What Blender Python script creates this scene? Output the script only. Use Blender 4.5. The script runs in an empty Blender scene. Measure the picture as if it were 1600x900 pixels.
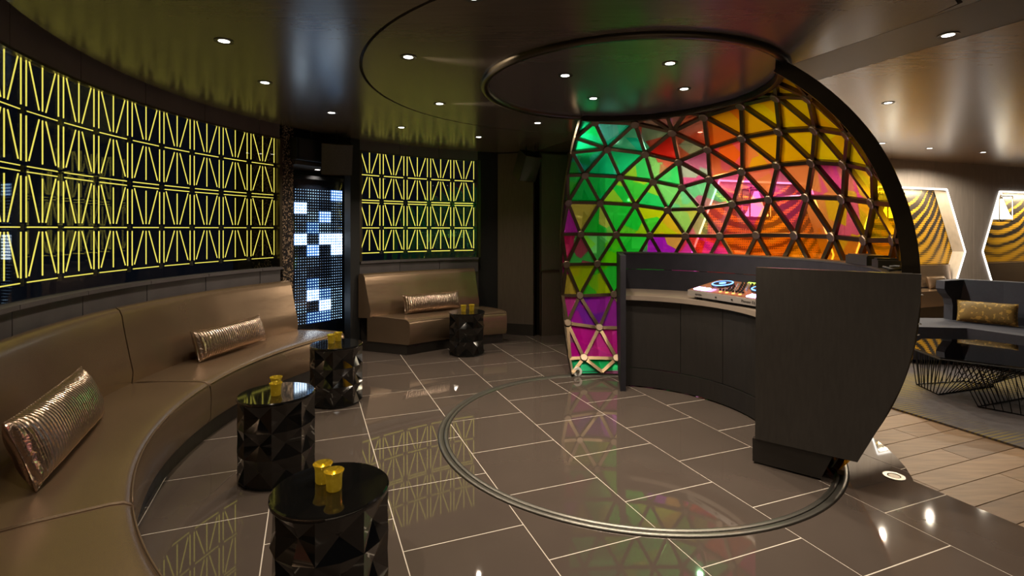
import bpy, bmesh, math, random
from mathutils import Vector, Matrix, Quaternion
random.seed(7)
SC = bpy.context.scene
COL = SC.collection
R = math.radians
sin, cos, pi = math.sin, math.cos, math.pi

# ------------------------------------------------------------------ camera
cam = bpy.data.objects.new('camera', bpy.data.cameras.new('camera'))
COL.objects.link(cam)
cam.location = (0, 0, 1.52)
cam.rotation_euler = (R(90), 0, 0)
cam.data.sensor_width = 36
cam.data.lens = 18.225
cam.data.shift_y = -0.0581
cam.data.clip_start = 0.05
SC.camera = cam

# ------------------------------------------------------------------ world, exposure
w = bpy.data.worlds.new('world'); SC.world = w; w.use_nodes = True
w.node_tree.nodes['Background'].inputs[0].default_value = (0.35, 0.45, 0.8, 1)
w.node_tree.nodes['Background'].inputs[1].default_value = 0.004
SC.view_settings.view_transform = 'Standard'
SC.view_settings.look = 'None'
SC.view_settings.gamma = 1
SC.view_settings.use_curve_mapping = False
SC.view_settings.exposure = 0.75
DOWN = 40.0        # watts of a ceiling downlight


# ------------------------------------------------------------------ geometry frame
CX, CY = 0.877, 3.974                   # common centre of all the curves
N = Vector((.931, .365, 0)); U = Vector((.365, -.931, 0))   # floor grid directions


def P(r, th, z=0.0):
    a = R(th)
    return Vector((CX + r * sin(a), CY + r * cos(a), z))


def NU(n, v, z=0.0):
    p = N * n + U * v
    return Vector((p.x, p.y, z))


# ------------------------------------------------------------------ materials
MATS = {}


def mat(name, col=(.5, .5, .5), rough=.5, metal=0.0, spec=.5, coat=0.0, emit=None, estr=0.0,
        noise=None, bump=None, aniso=0.0):
    """noise=(scale, amount, stretch) varies the colour, bump=(scale, strength, stretch)"""
    if name in MATS: return MATS[name]
    m = bpy.data.materials.new(name); m.use_nodes = True
    nt = m.node_tree; b = nt.nodes['Principled BSDF']
    b.inputs['Base Color'].default_value = (*col, 1)
    b.inputs['Roughness'].default_value = rough
    b.inputs['Metallic'].default_value = metal
    b.inputs['Specular IOR Level'].default_value = spec
    b.inputs['Coat Weight'].default_value = coat
    b.inputs['Coat Roughness'].default_value = .05
    if aniso: b.inputs['Anisotropic'].default_value = aniso
    if emit:
        b.inputs['Emission Color'].default_value = (*emit, 1)
        b.inputs['Emission Strength'].default_value = estr
    tc = nt.nodes.new('ShaderNodeTexCoord')

    def ntex(scale, stretch, detail=4):
        mp = nt.nodes.new('ShaderNodeMapping'); mp.inputs['Scale'].default_value = stretch
        n = nt.nodes.new('ShaderNodeTexNoise'); n.inputs['Scale'].default_value = scale
        n.inputs['Detail'].default_value = detail
        nt.links.new(tc.outputs['Object'], mp.inputs[0]); nt.links.new(mp.outputs[0], n.inputs['Vector'])
        return n
    if noise:
        n = ntex(noise[0], noise[2] if len(noise) > 2 else (1, 1, 1))
        mx = nt.nodes.new('ShaderNodeMix'); mx.data_type = 'RGBA'
        a = noise[1]
        mx.inputs['A'].default_value = (*[c * (1 - a) for c in col], 1)
        mx.inputs['B'].default_value = (*[min(1, c * (1 + a)) for c in col], 1)
        nt.links.new(n.outputs['Fac'], mx.inputs['Factor'])
        nt.links.new(mx.outputs['Result'], b.inputs['Base Color'])
    if bump:
        n = ntex(bump[0], bump[2] if len(bump) > 2 else (1, 1, 1))
        bp = nt.nodes.new('ShaderNodeBump'); bp.inputs['Strength'].default_value = bump[1]
        bp.inputs['Distance'].default_value = .01
        nt.links.new(n.outputs['Fac'], bp.inputs['Height'])
        nt.links.new(bp.outputs[0], b.inputs['Normal'])
    MATS[name] = m
    return m


def emis(name, col, s):
    if name in MATS: return MATS[name]
    m = bpy.data.materials.new(name); m.use_nodes = True; nt = m.node_tree
    nt.nodes.remove(nt.nodes['Principled BSDF'])
    e = nt.nodes.new('ShaderNodeEmission'); e.inputs[0].default_value = (*col, 1); e.inputs[1].default_value = s
    nt.links.new(e.outputs[0], nt.nodes['Material Output'].inputs[0])
    MATS[name] = m; return m


def srgb(c):
    return tuple(((x / 255 + .055) / 1.055) ** 2.4 if x > 10 else x / 255 / 12.92 for x in c)


def glass_mat(name, tint=(1, 1, 1), ior=1.45, rough=.01):
    if name in MATS: return MATS[name]
    m = bpy.data.materials.new(name); m.use_nodes = True; nt = m.node_tree
    nt.nodes.remove(nt.nodes['Principled BSDF'])
    t = nt.nodes.new('ShaderNodeBsdfTransparent'); t.inputs[0].default_value = (*tint, 1)
    g = nt.nodes.new('ShaderNodeBsdfGlossy'); g.inputs['Roughness'].default_value = rough
    lw = nt.nodes.new('ShaderNodeLayerWeight'); lw.inputs[0].default_value = .5
    pw_ = nt.nodes.new('ShaderNodeMath'); pw_.operation = 'POWER'; pw_.inputs[1].default_value = 4
    f = nt.nodes.new('ShaderNodeMath'); f.operation = 'MULTIPLY_ADD'
    f0 = ((ior - 1) / (ior + 1)) ** 2
    f.inputs[1].default_value = .75; f.inputs[2].default_value = f0
    nt.links.new(lw.outputs['Facing'], pw_.inputs[0]); nt.links.new(pw_.outputs[0], f.inputs[0])
    mx = nt.nodes.new('ShaderNodeMixShader')
    nt.links.new(f.outputs[0], mx.inputs[0]); nt.links.new(t.outputs[0], mx.inputs[1]); nt.links.new(g.outputs[0], mx.inputs[2])
    nt.links.new(mx.outputs[0], nt.nodes['Material Output'].inputs[0])
    MATS[name] = m; return m


def pane_mat(key, key2, sc, ex):
    """dichroic film glass: tints what passes, mirrors in its own colour, scatters a little;
    the film drifts from one colour to a neighbouring one across the sheet"""
    name = 'dichroic_%d_%d_%d_%d_%d_%d_%d_%d' % (*key, *key2, int(sc * 100), int(ex * 100))
    if name in MATS: return MATS[name]
    m = bpy.data.materials.new(name); m.use_nodes = True; nt = m.node_tree
    nt.nodes.remove(nt.nodes['Principled BSDF'])
    L = nt.links.new
    tc = nt.nodes.new('ShaderNodeTexCoord')
    vo = nt.nodes.new('ShaderNodeTexVoronoi'); vo.inputs['Scale'].default_value = 4.5
    L(tc.outputs['Object'], vo.inputs['Vector'])
    cr = nt.nodes.new('ShaderNodeValToRGB'); cr.color_ramp.elements[0].position = .50; cr.color_ramp.elements[1].position = .62
    cr.color_ramp.elements[1].color = (.8, .8, .8, 1)
    L(vo.outputs['Color'], cr.inputs[0])

    def two(fn):
        mx = nt.nodes.new('ShaderNodeMix'); mx.data_type = 'RGBA'
        for k, sock in ((key, 'A'), (key2, 'B')):
            c = srgb(k); q = max(c)
            mx.inputs[sock].default_value = (*[fn(x / q) for x in c], 1)
        L(cr.outputs[0], mx.inputs['Factor'])
        return mx.outputs['Result']
    t = nt.nodes.new('ShaderNodeBsdfTransparent'); L(two(lambda x: .10 + .90 * x ** ex), t.inputs[0])
    g = nt.nodes.new('ShaderNodeBsdfGlossy'); g.inputs['Roughness'].default_value = .03
    L(two(lambda x: .08 + .92 * x ** .8), g.inputs['Color'])
    d = nt.nodes.new('ShaderNodeBsdfDiffuse'); tl = nt.nodes.new('ShaderNodeBsdfTranslucent')
    dc = two(lambda x: x); L(dc, d.inputs[0]); L(dc, tl.inputs[0])
    m0 = nt.nodes.new('ShaderNodeMixShader'); m0.inputs[0].default_value = .5
    m1 = nt.nodes.new('ShaderNodeMixShader'); m1.inputs[0].default_value = .30
    m2 = nt.nodes.new('ShaderNodeMixShader'); m2.inputs[0].default_value = sc * (.5 + .5 * min(1, max(srgb(key)) * 1.4))
    L(d.outputs[0], m0.inputs[1]); L(tl.outputs[0], m0.inputs[2])
    L(t.outputs[0], m1.inputs[1]); L(g.outputs[0], m1.inputs[2])
    L(m1.outputs[0], m2.inputs[1]); L(m0.outputs[0], m2.inputs[2])
    L(m2.outputs[0], nt.nodes['Material Output'].inputs[0])
    MATS[name] = m; return m


M_TILE = mat('dark_porcelain', (.078, .061, .052), .03, spec=.85, noise=(3, .12), bump=(5, .006))
M_GROUT = mat('pale_grout', (.60, .54, .48), .8)
M_PLANK = [mat('oak_plank_%d' % i, c, .5, spec=.3, noise=(4, .45, (1, 7, 1))) for i, c in
           enumerate([(.21, .130, .068), (.25, .16, .088), (.165, .102, .055), (.225, .145, .08)])]
M_SUB = mat('subfloor', (.06, .045, .03), .8)
M_CEIL = mat('dark_veneer_ceiling', (.085, .068, .055), .22, spec=.6, noise=(4, .25, (1, 12, 1)), bump=(7, .05, (6, .6, 1)))
M_DISC = mat('smoked_disc_veneer', (.095, .08, .078), .22, spec=.6, noise=(4, .2, (1, 10, 1)), bump=(6, .04, (6, .6, 1)))
M_WARMCEIL = mat('warm_veneer_ceiling', (.17, .108, .058), .24, spec=.6, noise=(3, .3, (1, 9, 1)), bump=(5, .05, (6, .7, 1)))
M_SOFFIT = mat('brown_soffit', (.05, .036, .024), .4, noise=(3, .2))
M_BLACK = mat('matt_black', (.006, .006, .006), .6, noise=(4, .3))
M_WALL = mat('dark_wall_panel', (.05, .042, .036), .45, noise=(6, .25, (8, 8, 1)))
M_WALLB = mat('brown_wall_panel', (.09, .068, .052), .42, noise=(6, .25, (8, 8, 1)))
M_GREYWALL = mat('grey_lounge_panel', (.46, .41, .365), .55, noise=(3, .2, (6, 6, 1)))
M_STONE = mat('charcoal_stone', (.075, .066, .07), .5, noise=(5, .4), bump=(30, .05))
M_HEADER = mat('header_veneer', (.13, .105, .10), .5, noise=(5, .2))
M_BRONZE = mat('dark_bronze_trim', (.10, .08, .055), .3, metal=.9)
M_TRACK = mat('brushed_track_steel', (.21, .20, .18), .42, metal=1.0, noise=(6, .2))
M_BRASS = mat('antique_brass', (.13, .092, .055), .32, metal=1.0, noise=(8, .25), bump=(60, .03))
M_HUB = mat('brushed_brass_hub', (.22, .165, .12), .4, metal=1.0, noise=(12, .25), bump=(60, .04))
M_EDGE = mat('blackened_edge_frame', (.055, .043, .028), .32, metal=.8, noise=(6, .3))
M_LEATHER = mat('bronze_leather', (.26, .18, .117), .27, metal=.7, spec=.6, noise=(3, .18), bump=(7, .12, (1, 1, 3)))
M_LEATHER_EDGE = mat('leather_piping', (.16, .11, .07), .4, metal=.5)
M_PLINTH = mat('bench_plinth', (.022, .018, .015), .4, noise=(5, .2))
M_LACQ = mat('black_lacquer', (.004, .004, .004), .06, spec=.6, coat=.6)
M_BOOTH = mat('booth_dark_laminate', (.036, .031, .027), .42, noise=(9, .3, (6, 6, 1)), bump=(80, .03))
M_BOOTHIN = mat('booth_inner_fabric', (.017, .016, .021), .6, spec=.15, noise=(9, .25))
M_COUNTER = mat('booth_counter_stone', (.17, .135, .11), .38, noise=(6, .15))
M_CAB = mat('booth_cabinet_black', (.014, .012, .011), .45, noise=(6, .3, (6, 6, 1)))
M_SPK = mat('speaker_black', (.008, .008, .008), .5, noise=(5, .2))
M_GRILLE = mat('speaker_grille', (.04, .035, .03), .55, noise=(90, .6))
M_NAVY = mat('navy_wool', (.026, .032, .052), .8, noise=(30, .2), bump=(120, .1))
M_RUG = mat('grey_rug', (.092, .085, .092), .95, noise=(14, .4), bump=(160, .4))
M_DARKFLOORGLASS = glass_mat('smoked_table_glass', (.35, .36, .36), 1.7)
M_WIRE = mat('black_wire', (.01, .01, .01), .4, metal=.5)
M_GOLDGLASS = mat('mercury_gold_glass', (.62, .40, .05), .16, metal=.75, noise=(85, .95), emit=(1, .55, .02), estr=.05)
M_FLAME = emis('candle_glow', (1, .72, .08), 4.0)
M_WAX = mat('candle_wax', (.8, .62, .3), .5, emit=(1, .65, .1), estr=.4)
M_TUBE = emis('yellow_neon_tube', (.74, .63, .10), .95)
M_WGLASS = glass_mat('window_glass', (.96, .97, .95), 1.5)
M_LENS = emis('downlight_lens', (1, .95, .86), 7.0)
M_TRIMRING = mat('downlight_trim', (.05, .045, .04), .35, metal=.6)
M_STRIP = emis('white_led_strip', (1, .94, .86), 3.2)
M_BELL = emis('lamp_bell_glow', (1, .86, .62), 3.0)
M_CHROME = mat('lamp_chrome', (.7, .66, .6), .15, metal=1.0)
M_WHITE = mat('white_nylon', (.7, .68, .64), .4)
M_RED = emis('exit_red', (1, .02, .01), .4)
M_LEDBOARD = mat('led_board_black', (.004, .006, .014), .25)
M_LEDFRAME = mat('led_frame', (.012, .013, .016), .25, metal=.3)
M_GLITTER = None
M_PILLOWM = None


def special_mats():
    global M_GLITTER, M_PILLOWM
    m = mat('mica_glitter', (.05, .045, .042), .35, metal=.6)
    nt = m.node_tree; b = nt.nodes['Principled BSDF']
    tc = nt.nodes.new('ShaderNodeTexCoord')
    v = nt.nodes.new('ShaderNodeTexVoronoi'); v.inputs['Scale'].default_value = 75
    cr = nt.nodes.new('ShaderNodeValToRGB')
    cr.color_ramp.elements[0].position = .62; cr.color_ramp.elements[0].color = (.02, .018, .02, 1)
    cr.color_ramp.elements[1].position = .95; cr.color_ramp.elements[1].color = (.55, .40, .27, 1)
    sp = nt.nodes.new('ShaderNodeSeparateColor')
    nt.links.new(tc.outputs['Object'], v.inputs['Vector'])
    nt.links.new(v.outputs['Color'], sp.inputs[0]); nt.links.new(sp.outputs[0], cr.inputs[0])
    nt.links.new(cr.outputs[0], b.inputs['Base Color'])
    M_GLITTER = m
    # pleated metallic cushion: ridges run across the long axis (object X)
    m = mat('metallic_pleats', (.50, .37, .29), .26, metal=.95)
    nt = m.node_tree; b = nt.nodes['Principled BSDF']
    tc = nt.nodes.new('ShaderNodeTexCoord')
    wv = nt.nodes.new('ShaderNodeTexWave'); wv.inputs['Scale'].default_value = 13; wv.bands_direction = 'X'
    wv.inputs['Distortion'].default_value = 1.6; wv.inputs['Detail'].default_value = 2
    n = nt.nodes.new('ShaderNodeTexNoise'); n.inputs['Scale'].default_value = 40
    ad = nt.nodes.new('ShaderNodeMath'); ad.operation = 'ADD'
    bp = nt.nodes.new('ShaderNodeBump'); bp.inputs['Strength'].default_value = .55; bp.inputs['Distance'].default_value = .012
    nt.links.new(tc.outputs['Object'], wv.inputs['Vector']); nt.links.new(tc.outputs['Object'], n.inputs['Vector'])
    nt.links.new(wv.outputs['Fac'], ad.inputs[0]); nt.links.new(n.outputs['Fac'], ad.inputs[1])
    nt.links.new(ad.outputs[0], bp.inputs['Height']); nt.links.new(bp.outputs[0], b.inputs['Normal'])
    M_PILLOWM = m


special_mats()


# ------------------------------------------------------------------ object helpers
def origin(p):
    o = Vector((0, 0, 0))
    while p is not None:
        o = o + p.location; p = p.parent
    return o


def tag(o, label=None, cat=None, group=None, kind=None):
    if label: o['label'] = label
    if cat: o['category'] = cat
    if group: o['group'] = group
    if kind: o['kind'] = kind
    return o


def root(name, loc, label, cat, group=None):
    o = bpy.data.objects.new(name, None); COL.objects.link(o); o.location = loc
    o.empty_display_size = .1
    return tag(o, label, cat, group)


def link(name, me, parent=None, loc=None):
    o = bpy.data.objects.new(name, me); COL.objects.link(o)
    if parent: o.parent = parent
    if loc is not None: o.location = loc
    return o


def mesh(name, verts, faces, m, parent=None, smooth=False, bevel=0, kind=None, recalc=True):
    """verts in world space; becomes local to the parent's place"""
    off = origin(parent)
    me = bpy.data.meshes.new(name)
    bm = bmesh.new()
    vs = [bm.verts.new(Vector(v) - off) for v in verts]
    for f in faces:
        try: bm.faces.new([vs[i] for i in f])
        except ValueError: pass
    if bevel:
        ed = [e for e in bm.edges if len(e.link_faces) == 2 and e.calc_face_angle(0) > .5]
        bmesh.ops.bevel(bm, geom=ed, offset=bevel, segments=2, affect='EDGES', profile=.6, clamp_overlap=True)
    if recalc: bmesh.ops.recalc_face_normals(bm, faces=bm.faces[:])
    if smooth:
        for f in bm.faces: f.smooth = True
    bm.to_mesh(me); bm.free()
    me.materials.append(m)
    o = link(name, me, parent)
    if kind: o['kind'] = kind
    return o


BOXF = [(0, 1, 2, 3), (7, 6, 5, 4), (0, 4, 5, 1), (1, 5, 6, 2), (2, 6, 7, 3), (3, 7, 4, 0)]


class MB:
    """collects simple solids into one mesh"""
    def __init__(s): s.v = []; s.f = []

    def add(s, v, f):
        k = len(s.v); s.v += [Vector(x) for x in v]; s.f += [tuple(i + k for i in q) for q in f]; return s

    def hexa(s, c): return s.add(c, BOXF)

    def box(s, lo, hi):
        (a, b, c), (d, e, f) = lo, hi
        return s.hexa([(a, b, c), (d, b, c), (d, e, c), (a, e, c), (a, b, f), (d, b, f), (d, e, f), (a, e, f)])

    def obox(s, c, ax, ay, az):
        """centre and three half-axis vectors"""
        c, ax, ay, az = map(Vector, (c, ax, ay, az))
        return s.hexa([c - ax - ay - az, c + ax - ay - az, c + ax + ay - az, c - ax + ay - az,
                       c - ax - ay + az, c + ax - ay + az, c + ax + ay + az, c - ax + ay + az])

    def bar(s, p, q, wd, dp, nrm):
        p, q, n = Vector(p), Vector(q), Vector(nrm).normalized()
        d = (q - p); L = d.length
        if L < 1e-6: return s
        d /= L; sd = d.cross(n).normalized(); n = sd.cross(d)
        return s.obox((p + q) / 2, d * (L / 2), sd * (wd / 2), n * (dp / 2))

    def tube(s, pts, r, n=6, closed=False):
        pts = [Vector(p) for p in pts]; k = len(pts); rings = []
        for i, p in enumerate(pts):
            if closed: d = pts[(i + 1) % k] - pts[i - 1]
            else: d = pts[min(i + 1, k - 1)] - pts[max(i - 1, 0)]
            d.normalize()
            a = d.cross(Vector((0, 0, 1)))
            if a.length < .05: a = d.cross(Vector((1, 0, 0)))
            a.normalize(); b = d.cross(a)
            rr = r[i] if isinstance(r, (list, tuple)) else r
            rings.append([p + (a * cos(2 * pi * j / n) + b * sin(2 * pi * j / n)) * rr for j in range(n)])
        v = [x for g in rings for x in g]; f = []
        for i in range(k if closed else k - 1):
            i2 = (i + 1) % k
            for j in range(n):
                f.append((i * n + j, i * n + (j + 1) % n, i2 * n + (j + 1) % n, i2 * n + j))
        if not closed: f += [tuple(range(n)), tuple(range((k - 1) * n, k * n))]
        return s.add(v, f)

    def prism(s, poly, z0, z1):
        n = len(poly)
        v = [(x, y, z0) for x, y in poly] + [(x, y, z1) for x, y in poly]
        f = [tuple(range(n - 1, -1, -1)), tuple(range(n, 2 * n))] + [(i, (i + 1) % n, (i + 1) % n + n, i + n) for i in range(n)]
        return s.add(v, f)

    def extrude(s, poly3, vec):
        n = len(poly3); vec = Vector(vec)
        v = [Vector(p) for p in poly3] + [Vector(p) + vec for p in poly3]
        f = [tuple(range(n - 1, -1, -1)), tuple(range(n, 2 * n))] + [(i, (i + 1) % n, (i + 1) % n + n, i + n) for i in range(n)]
        return s.add(v, f)

    def lathe(s, prof, c, n=24):
        c = Vector(c); v = []; f = []
        for r, z in prof:
            for j in range(n):
                a = 2 * pi * j / n; v.append(c + Vector((r * cos(a), r * sin(a), z)))
        for i in range(len(prof) - 1):
            for j in range(n):
                f.append((i * n + j, i * n + (j + 1) % n, (i + 1) * n + (j + 1) % n, (i + 1) * n + j))
        if prof[0] == prof[-1]: return s.add(v, f)
        if prof[0][0] > 1e-4: f.append(tuple(range(n)))
        if prof[-1][0] > 1e-4: f.append(tuple(range((len(prof) - 1) * n, len(prof) * n)))
        return s.add(v, f)

    def sweep(s, prof, t0, t1, n=None, shear=None):
        """closed (r, z) profile swept about the common centre; shear(r) shifts the angle"""
        n = n or max(1, int(abs(t1 - t0) / 2.5)); k = len(prof); v = []; f = []
        for i in range(n + 1):
            fr = i / n
            for r, z in prof:
                th = t0 + (t1 - t0) * fr
                if shear: th += shear(r, fr)
                v.append(P(r, th, z))
        for i in range(n):
            for j in range(k):
                f.append((i * k + j, i * k + (j + 1) % k, (i + 1) * k + (j + 1) % k, (i + 1) * k + j))
        if abs(t1 - t0) < 359.9:
            f += [tuple(range(k)), tuple(range(n * k, (n + 1) * k))]
        return s.add(v, f)

    def build(s, name, m, parent=None, **kw):
        return mesh(name, s.v, s.f, m, parent, **kw)


def ringprof(r0, r1, z0, z1):
    return [(r0, z0), (r1, z0), (r1, z1), (r0, z1)]


def struct(o):
    o['kind'] = 'structure'; return o


def empty_struct(name, loc=(0, 0, 0)):
    o = bpy.data.objects.new(name, None); COL.objects.link(o); o.location = loc; o['kind'] = 'structure'
    return o


def shade_auto(o, ang=40):
    me = o.data
    bm = bmesh.new(); bm.from_mesh(me)
    for f in bm.faces: f.smooth = True
    for e in bm.edges:
        if len(e.link_faces) == 2 and e.calc_face_angle(0) > R(ang): e.smooth = False
    bm.to_mesh(me); bm.free()
    return o


# ================================================================== FLOOR
NB = 3.388                                # grid line where the dark tiles end


def clip(poly, fn):
    out = []
    for i in range(len(poly)):
        a, b = poly[i - 1], poly[i]
        fa, fb = fn(a), fn(b)
        if (fa >= 0) != (fb >= 0):
            t = fa / (fa - fb); out.append(a + (b - a) * t)
        if fb >= 0: out.append(b)
    return out


disc_half = []
for k in range(72):
    a = 2 * pi * k / 72
    disc_half.append(lambda p, a=a: 1.76 - ((p.x - CX) * cos(a) + (p.y - CY) * sin(a)))
slab_ = clip([Vector(p) for p in ((-4.3, -2.6, 0), (6.5, -2.6, 0), (6.5, 9.2, 0), (-4.3, 9.2, 0))], lambda p: NB - (N.x * p.x + N.y * p.y))
fmb = MB().prism([(p.x, p.y) for p in slab_], -.09, -.0015)
lobe = [P(1.76, 360 * k / 72) for k in range(72)][::-1]
lobe = clip(lobe, lambda p: (N.x * p.x + N.y * p.y) - NB)
fmb.prism([(p.x, p.y) for p in lobe], -.011, -.0015)
floor = struct(fmb.build('floor', M_GROUT))
WN, WV, GAP = .6135, .6045, .0027
for i in range(-12, 7):
    n0 = 1.640 - WN + WN * i; n1 = n0 + WN
    par = (i % 2)
    off = (-2.457 if par else -2.152)
    for j in range(-12, 9):
        v0 = off + WV * j; v1 = v0 + WV
        c = NU((n0 + n1) / 2, (v0 + v1) / 2)
        rc = math.hypot(c.x - CX, c.y - CY)
        if rc > 4.15 and not (c.y < 1.2 and c.x > -2.2): continue
        if c.y < .2 or c.y > 7.75 or c.y < c.x * .62 - .3: continue
        GV = .0038
        poly = [NU(n0 + GAP, v0 + GV), NU(n1 - GAP, v0 + GV), NU(n1 - GAP, v1 - GV), NU(n0 + GAP, v1 - GV)]
        mb = MB()
        a = clip(poly, lambda p: NB - (N.x * p.x + N.y * p.y))
        if len(a) > 2: mb.prism([(p.x, p.y) for p in a], -.02, 0)
        b = clip(poly, lambda p: (N.x * p.x + N.y * p.y) - NB)
        if len(b) > 2:
            for h in disc_half:
                b = clip(b, h)
                if len(b) < 3: break
            if len(b) > 2: mb.prism([(p.x, p.y) for p in b], -.02, 0)
        if not mb.v: continue
        mb.build('tile', M_TILE, floor)

lounge_floor = MB().prism([tuple(NU(a, b)[:2]) for a, b in ((NB - .02, 2.5), (13.2, 2.5), (13.2, -6.6), (NB - .02, -6.6))], -.03, -.012)
lounge_floor = struct(lounge_floor.build('floor', M_SUB))
PW, PL_ = .18, 1.22
for i in range(-33, 7):
    v0 = -2.076 + PW * i
    if v0 < -6.55: continue
    sh = (i * .47) % 1.0 * PL_
    for j in range(-1, 7):
        n0 = 2.2 + sh + PL_ * j; n1 = n0 + PL_
        n0 = max(n0, NB - .01)
        if n1 <= n0 + .02: continue
        if n0 > 10.4: continue
        mb = MB().prism([tuple(NU(a, b)[:2]) for a, b in ((n0 + .003, v0 + .003), (n1 - .003, v0 + .003), (n1 - .003, v0 + PW - .003), (n0 + .003, v0 + PW - .003))], -.012, -.0025)
        mb.build('plank', M_PLANK[(i * 3 + j * 5) % 4], lounge_floor)

# track ring the booth turns on
tr = root('floor_track_ring', (CX, CY, 0), 'round brushed steel track let into the dark tiled floor around the booth', 'track')
MB().sweep([(1.355, 0), (1.36, .006), (1.372, .009), (1.384, .006), (1.388, 0)], 0, 360, 128).build('inner_rail', M_TRACK, tr, smooth=True)
MB().sweep([(1.388, 0), (1.392, .004), (1.412, .010), (1.424, .010), (1.434, 0)], 0, 360, 128).build('outer_rail', M_TRACK, tr, smooth=True)

pl = root('floor_outlet', (2.344, 3.18, 0), 'small round metal outlet cover set in the dark floor beside the wood planks', 'outlet')
MB().lathe([(.036, 0), (.058, 0), (.058, .004), (.036, .004), (.036, 0)], (2.344, 3.18, 0), 24).build('ring', M_CHROME, pl, smooth=False)
MB().lathe([(.030, 0), (.030, .003), (.001, .003)], (2.344, 3.18, 0), 20).build('cover', M_BRONZE, pl)

# ================================================================== CEILING
HC = 2.61
ceil = empty_struct('ceiling')
arc = [tuple(P(3.62, t)[:2]) for t in range(-140, -19, 4)]
right = [tuple(NU(2.985, -6.65)[:2]), tuple(NU(2.985, 3.85)[:2])]
outer = [(-2.6, -2.5)] + arc + [(.36, 7.62)] + right


def plate_with_hole(name, outer_pts, hole_r, z0, z1, m, parent, hole_n=96):
    """flat plate whose round hole is centred on the common centre"""
    def ray(a):
        best = None
        d = Vector((sin(a), cos(a)))
        for i in range(len(outer_pts)):
            p = Vector(outer_pts[i - 1]) - Vector((CX, CY)); q = Vector(outer_pts[i]) - Vector((CX, CY)); e = q - p
            den = d.x * e.y - d.y * e.x
            if abs(den) < 1e-9: continue
            t = (p.x * e.y - p.y * e.x) / den; u = (p.x * d.y - p.y * d.x) / den
            if t > 0 and -1e-3 <= u <= 1 + 1e-3 and (best is None or t < best): best = t
        return best
    angs = sorted(set([round(2 * pi * k / hole_n, 5) for k in range(hole_n)] +
                      [round(math.atan2(p[0] - CX, p[1] - CY) % (2 * pi), 5) for p in outer_pts]))
    v = []; f = []
    for a in angs:
        t = ray(a) or hole_r
        h_ = min(hole_r, t)
        for rr, z in ((h_, z0), (t, z0), (t, z1), (h_, z1)):
            v.append((CX + rr * sin(a), CY + rr * cos(a), z))
    n = len(angs)
    for i in range(n):
        a, b = i * 4, ((i + 1) % n) * 4
        for j in range(4):
            f.append((a + j, a + (j + 1) % 4, b + (j + 1) % 4, b + j))
    return mesh(name, v, f, m, parent)


plate_with_hole('outer_panel', outer, 1.965, HC, HC + .05, M_CEIL, ceil)


def clipped_ring(name, r0, r1, z0, z1, m, n=96):
    """annulus whose far side stops at the straight seam of the soffit"""
    v = []; f = []; pts = []
    for k in range(n):
        a = 2 * pi * k / n; d = Vector((sin(a), cos(a), 0)); den = N.dot(d)
        lim = (2.985 - N.dot(Vector((CX, CY, 0)))) / den if den > 1e-6 else 99
        q = min(r1, lim); p = min(r0, q)
        for rr, z in ((p, z0), (q, z0), (q, z1), (p, z1)): v.append((CX + rr * d.x, CY + rr * d.y, z))
    for k in range(n):
        a, b = k * 4, ((k + 1) % n) * 4
        for j in range(4): f.append((a + j, a + (j + 1) % 4, b + (j + 1) % 4, b + j))
    return mesh(name, v, f, m, ceil)


clipped_ring('ring_panel', 1.09, 1.945, HC, HC + .05, M_CEIL)
clipped_ring('shadow_gap', 1.94, 1.97, HC + .03, HC + .06, M_BLACK)
MB().sweep(ringprof(.0001, 1.06, HC - .004, HC + .05), 0, 360, 96).build('disc_panel', M_DISC, ceil)
MB().sweep([(1.055, HC - .012), (1.07, HC - .032), (1.105, HC - .032), (1.118, HC - .015), (1.118, HC + .05), (1.055, HC + .05)], 0, 360, 128).build('disc_rim', M_EDGE, ceil, smooth=True)
# black void above the curved edge of the ceiling
MB().sweep(ringprof(3.55, 4.45, 2.78, 2.82), -140, -18, 40).build('cove_top', M_BLACK, ceil)

sof = MB().prism([tuple(NU(a, b)[:2]) for a, b in ((2.990, 3.85), (3.478, 3.85), (3.478, -6.75), (2.990, -6.75))], HC, HC + .05)
sof = struct(sof.build('ceiling', M_SOFFIT))
lc = MB().prism([tuple(NU(a, b)[:2]) for a, b in ((3.484, 3.0), (13.2, 3.0), (13.2, -5.76), (3.484, -5.76))], 2.685, 2.72)
lc = struct(lc.build('ceiling', M_WARMCEIL))
MB().prism([tuple(NU(a, b)[:2]) for a, b in ((3.470, 3.0), (3.484, 3.0), (3.484, -5.76), (3.470, -5.76))], HC + .0, 2.72).build('step', M_SOFFIT, lc)

# ================================================================== LEFT CURVED WALL, WINDOWS
WR = 3.80
wl = struct(MB().sweep(ringprof(WR + .01, WR + .1, 0, 1.07), -128, -64, 40).build('wall_left', M_WALL))
for t in range(-128, -64, 10):
    t1 = min(t + 10, -64)
    MB().sweep(ringprof(WR - .03, WR + .005, .90, 1.075), t + .06, t1 - .06, 8).build('panel', M_STONE, wl)
    MB().sweep(ringprof(WR - .065, WR + .03, 1.078, 1.105), t + .04, t1 - .04, 8).build('sill', M_STONE, wl)
    MB().sweep(ringprof(WR - .02, WR + .06, 2.505, 2.80), t + .05, t1 - .05, 8).build('header_panel', M_HEADER, wl)


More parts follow.
